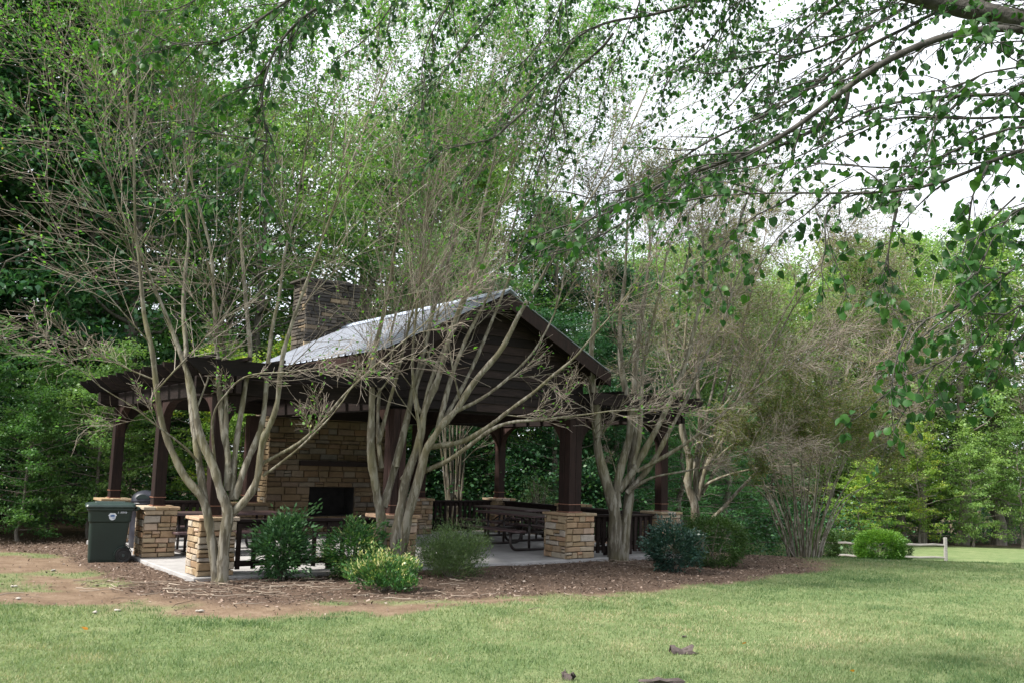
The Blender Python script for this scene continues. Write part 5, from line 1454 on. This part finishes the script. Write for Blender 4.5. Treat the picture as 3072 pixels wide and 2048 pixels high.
# ---------------------------------------------------------------- grass, mulch chips, sticks, litter
gr = np.random.default_rng(99)
N = 780000
Yg = 6.5 + 19 * gr.random(N) ** 1.5
Xg = (gr.random(N) * 2 - 1) * (.60 * Yg + .6)
so, mu, li, cl, spz = masks(Xg, Yg)
dens = np.clip((1 - so) * (1 - li) * (1 - cl) * (1 - mu), 0, 1) + .35 * spz
patch = .55 + .45 * smooth(.25, .6, vnoise(Xg, Yg, 1.6, 31) * .6 + vnoise(Xg, Yg, 5, 32) * .4)
keep = gr.random(N) < dens * patch * .75
st_, tt_ = to_st(Xg, Yg)
keep &= ~((st_ > -.4) & (st_ < 10.4) & (tt_ > -.4) & (tt_ < 6.7))
Xg, Yg = Xg[keep], Yg[keep]; n = len(Xg)
gl = GZ
def ground_mesh_z(X, Y):
    return ground_z(X, Y) + 0.02 * (vnoise(X, Y, 1.3, 9) - 0.5) + 0.018 * (vnoise(X, Y, 4.0, 11) - 0.5) * 0.3
Zg = ground_mesh_z(Xg, Yg) - .004
weed = smooth(.62, .8, vnoise(Xg, Yg, 1.1, 41) * .6 + vnoise(Xg, Yg, 6.0, 42) * .4)
hh = (.016 + .030 * gr.random(n)) * (.75 + .5 * vnoise(Xg, Yg, 3.1, 33)) * (1 + .5 * weed)
wd = (.0028 + .0022 * gr.random(n)) * (1 + np.maximum(0, Yg - 8) * .10)
a = gr.random(n) * 6.28; lean = gr.normal(size=(n, 2)) * .45
B = np.stack([Xg, Yg, Zg], 1); S = np.stack([np.cos(a), np.sin(a), np.zeros(n)], 1) * wd[:, None]
T = B + np.stack([lean[:, 0] * hh, lean[:, 1] * hh, hh], 1)
V = np.stack([B - S, B + S, T], 1).reshape(-1, 3)
tone = np.clip(.5 * gr.random(n) - .1 + .75 * vnoise(Xg, Yg, .45, 34) * .55 + .5 * vnoise(Xg, Yg, 2.3, 35) * .8 - .02 - .20 * weed, 0, 1)
tag(add('grass', mesh_arrays('grass', V, [np.arange(3 * n).reshape(n, 3)], M['blade'], np.repeat(tone, 3))), 'short mown grass of the lawn', None, None, 'stuff')

N = 120000
Yc = gr.uniform(11.0, 23, N); Xc = gr.uniform(-12, 8, N)
so, mu, li, cl, spz = masks(Xc, Yc)
keep = gr.random(N) < np.clip(mu * .85 + so * .10 * (1 - mu), 0, 1)
st_, tt_ = to_st(Xc, Yc)
keep &= ~((st_ > -.36) & (st_ < 10.36) & (tt_ > -.36) & (tt_ < 6.6))
Xc, Yc = Xc[keep], Yc[keep]; n = len(Xc)
Zc = ground_z(Xc, Yc) + .02 * gr.random(n) + .008
ln = .007 + .020 * gr.random(n) ** 2.5; wc = ln * (.25 + .3 * gr.random(n)); a = gr.random(n) * 6.28
D = np.stack([np.cos(a), np.sin(a), gr.normal(size=n) * .3], 1) * ln[:, None]
S = np.stack([-np.sin(a), np.cos(a), gr.normal(size=n) * .4], 1) * wc[:, None]
C0 = np.stack([Xc, Yc, Zc], 1)
V = np.stack([C0 - D - S, C0 + D - S, C0 + D + S, C0 - D + S], 1).reshape(-1, 3)
tone = np.clip(gr.random(n) ** 1.3, 0, 1)
tag(add('mulch_chips', mesh_arrays('mulch_chips', V, [np.arange(4 * n).reshape(n, 4)], M['chip'], np.repeat(tone, 4))), 'brown bark mulch and dead leaves spread before the pavilion', None, None, 'stuff')

sticks = []
rs = random.Random(4)
for i in range(260):
    X = rs.gauss(-3.4, 1.5); Y = rs.gauss(13.9, .55) + .12 * (X + 3.4)
    if i > 205: X, Y = rs.gauss(2.0, .7), rs.gauss(19.5, .4)
    L = rs.uniform(.10, .55); a = rs.gauss(.1, .85)
    p = np.array([X, Y, float(ground_z(X, Y)) + rs.uniform(.02, .05)])
    q = [p + np.array([math.cos(a), math.sin(a), 0]) * L * u + np.array([rs.gauss(0, .022), rs.gauss(0, .022), rs.uniform(0, .02)]) for u in np.linspace(-.5, .5, 5)]
    s0, t0 = to_st(q[2][0], q[2][1])
    if s0 > -.5 and t0 > -.5: continue
    sticks.append((np.array(q), np.linspace(.008, .004, 5) * rs.uniform(.5, 1.2), rs.random()))
V, Q, rn = tubes(sticks, 5)
tag(add('dead_twigs', mesh_arrays('dead_twigs', V, [Q], M['stick'], rn)), 'dead twigs and surface roots lying on the mulch', None, None, 'stuff')

def lump(name, label, cat, px, size, mat, seed, group=None, tilt=0.0):
    r = np.random.default_rng(seed); p = on_ground(*px)
    b = MB(); n = 8; secs = []
    k = 7
    for i in range(n):
        u = i / (n - 1); w = (math.sin(math.pi * (u * .92 + .04)) ** .5) * (.42 + .75 * abs(math.cos(math.pi * u)) ** 1.5 if name == 'bark_piece' else 1)
        secs.append(([(size[0] * (u - .5), 0, 0)], w))
    vs = []; 
    for (c0, w) in secs:
        rr = 1 + .25 * r.normal()
        for j in range(k):
            a_ = 2 * math.pi * j / k; q = 1 + .22 * r.normal()
            vs.append((c0[0][0], size[1] / 2 * w * q * math.cos(a_), size[2] / 2 * (1 + w * rr * q * math.sin(a_))))
    fs = [(i * k + j, i * k + (j + 1) % k, (i + 1) * k + (j + 1) % k, (i + 1) * k + j) for i in range(n - 1) for j in range(k)] + [tuple(range(k - 1, -1, -1)), tuple(range((n - 1) * k, n * k))]
    o = b.raw(vs, fs).build(name, mat, None, p, (0, 0, tilt), name == 'pebble')
    tag(o, label, cat, group)
    return o
def curled_bark(label, px, size, seed, tilt):
    r = np.random.default_rng(seed); p = on_ground(*px)
    nu, nv = 9, 7; vs = []
    for i in range(nu):
        u = i / (nu - 1) - .5
        rad = size[1] * .5 * (1 + .35 * abs(u) + .12 * r.normal())
        for j in range(nv):
            a_ = R(-15 + 200 * j / (nv - 1)) + .12 * r.normal()
            vs.append((size[0] * u + .012 * r.normal(), rad * math.cos(a_), size[2] * (.45 + abs(u)) * (math.sin(a_) + .1) * (1 + .12 * r.normal())))
    fs = [(i * nv + j, i * nv + j + 1, (i + 1) * nv + j + 1, (i + 1) * nv + j) for i in range(nu - 1) for j in range(nv - 1)]
    o = MB().raw(vs, fs).build('bark_piece', M['litter_bark'], None, p, (0, 0, tilt))
    md = o.modifiers.new('thickness', 'SOLIDIFY'); md.thickness = .008
    tag(o, label, 'bark')
curled_bark('grey curled bark piece lying on the lawn', (2046, 1958), (.25, .12, .085), 1, .1)
lump('bark_piece', 'small dark bark scrap on the lawn behind the larger curled piece', 'bark', (2052, 1911), (.06, .03, .03), M['litter_bark'], 2, tilt=.5)
curled_bark('upright dark bark sliver at the bottom edge of the lawn', (1706, 2038), (.08, .05, .075), 3, -.6)
lump('fallen_branch', 'half buried brown log at the bottom edge of the photo', 'log', (1985, 2052), (.42, .10, .06), M['litter_bark'], 4, tilt=.06)
lump('flat_rock', 'blue grey flat rock between the two green shrubs', 'rock', (932, 1722), (.36, .16, .05), M['slate'], 5, tilt=.1)
lump('pebble', 'pale pebble beside the bin wheel', 'stone', (402, 1668), (.08, .07, .07), M['pale_stone'], 6)
for i, px in enumerate([(55, 1797), (42, 1760), (160, 1712), (285, 1838), (352, 1832), (600, 1834)]):
    lump('pebble', 'small pale pebble on the bare soil', 'stone', px, (.07 + .02 * (i % 3), .05, .03), M['pale_stone'], 10 + i, 'pale pebbles on the bare soil', i * .7)
def fallen(label, px, sz, seed, mat='fallen', group=None):
    p = on_ground(*px); p[2] += .035
    tv_, tf = temps[seed % 4]
    me = mesh_arrays('fallen_leaf', tv_ * sz, [np.array(tf)], M[mat], np.full(len(tv_), (seed % 3) / 2))
    tag(add('fallen_leaf', me, None, p, (R(25), R(10 * (seed % 3)), seed * 1.1)), label, 'leaf', group)
fallen('orange brown fallen leaf on the left part of the lawn', (257, 1896), .085, 1)
fallen('brown fallen leaf on the lawn near the right bottom corner', (2560, 2025), .05, 2)
fallen('small rusty leaf on the lawn right of the curled bark', (2231, 1940), .05, 3)
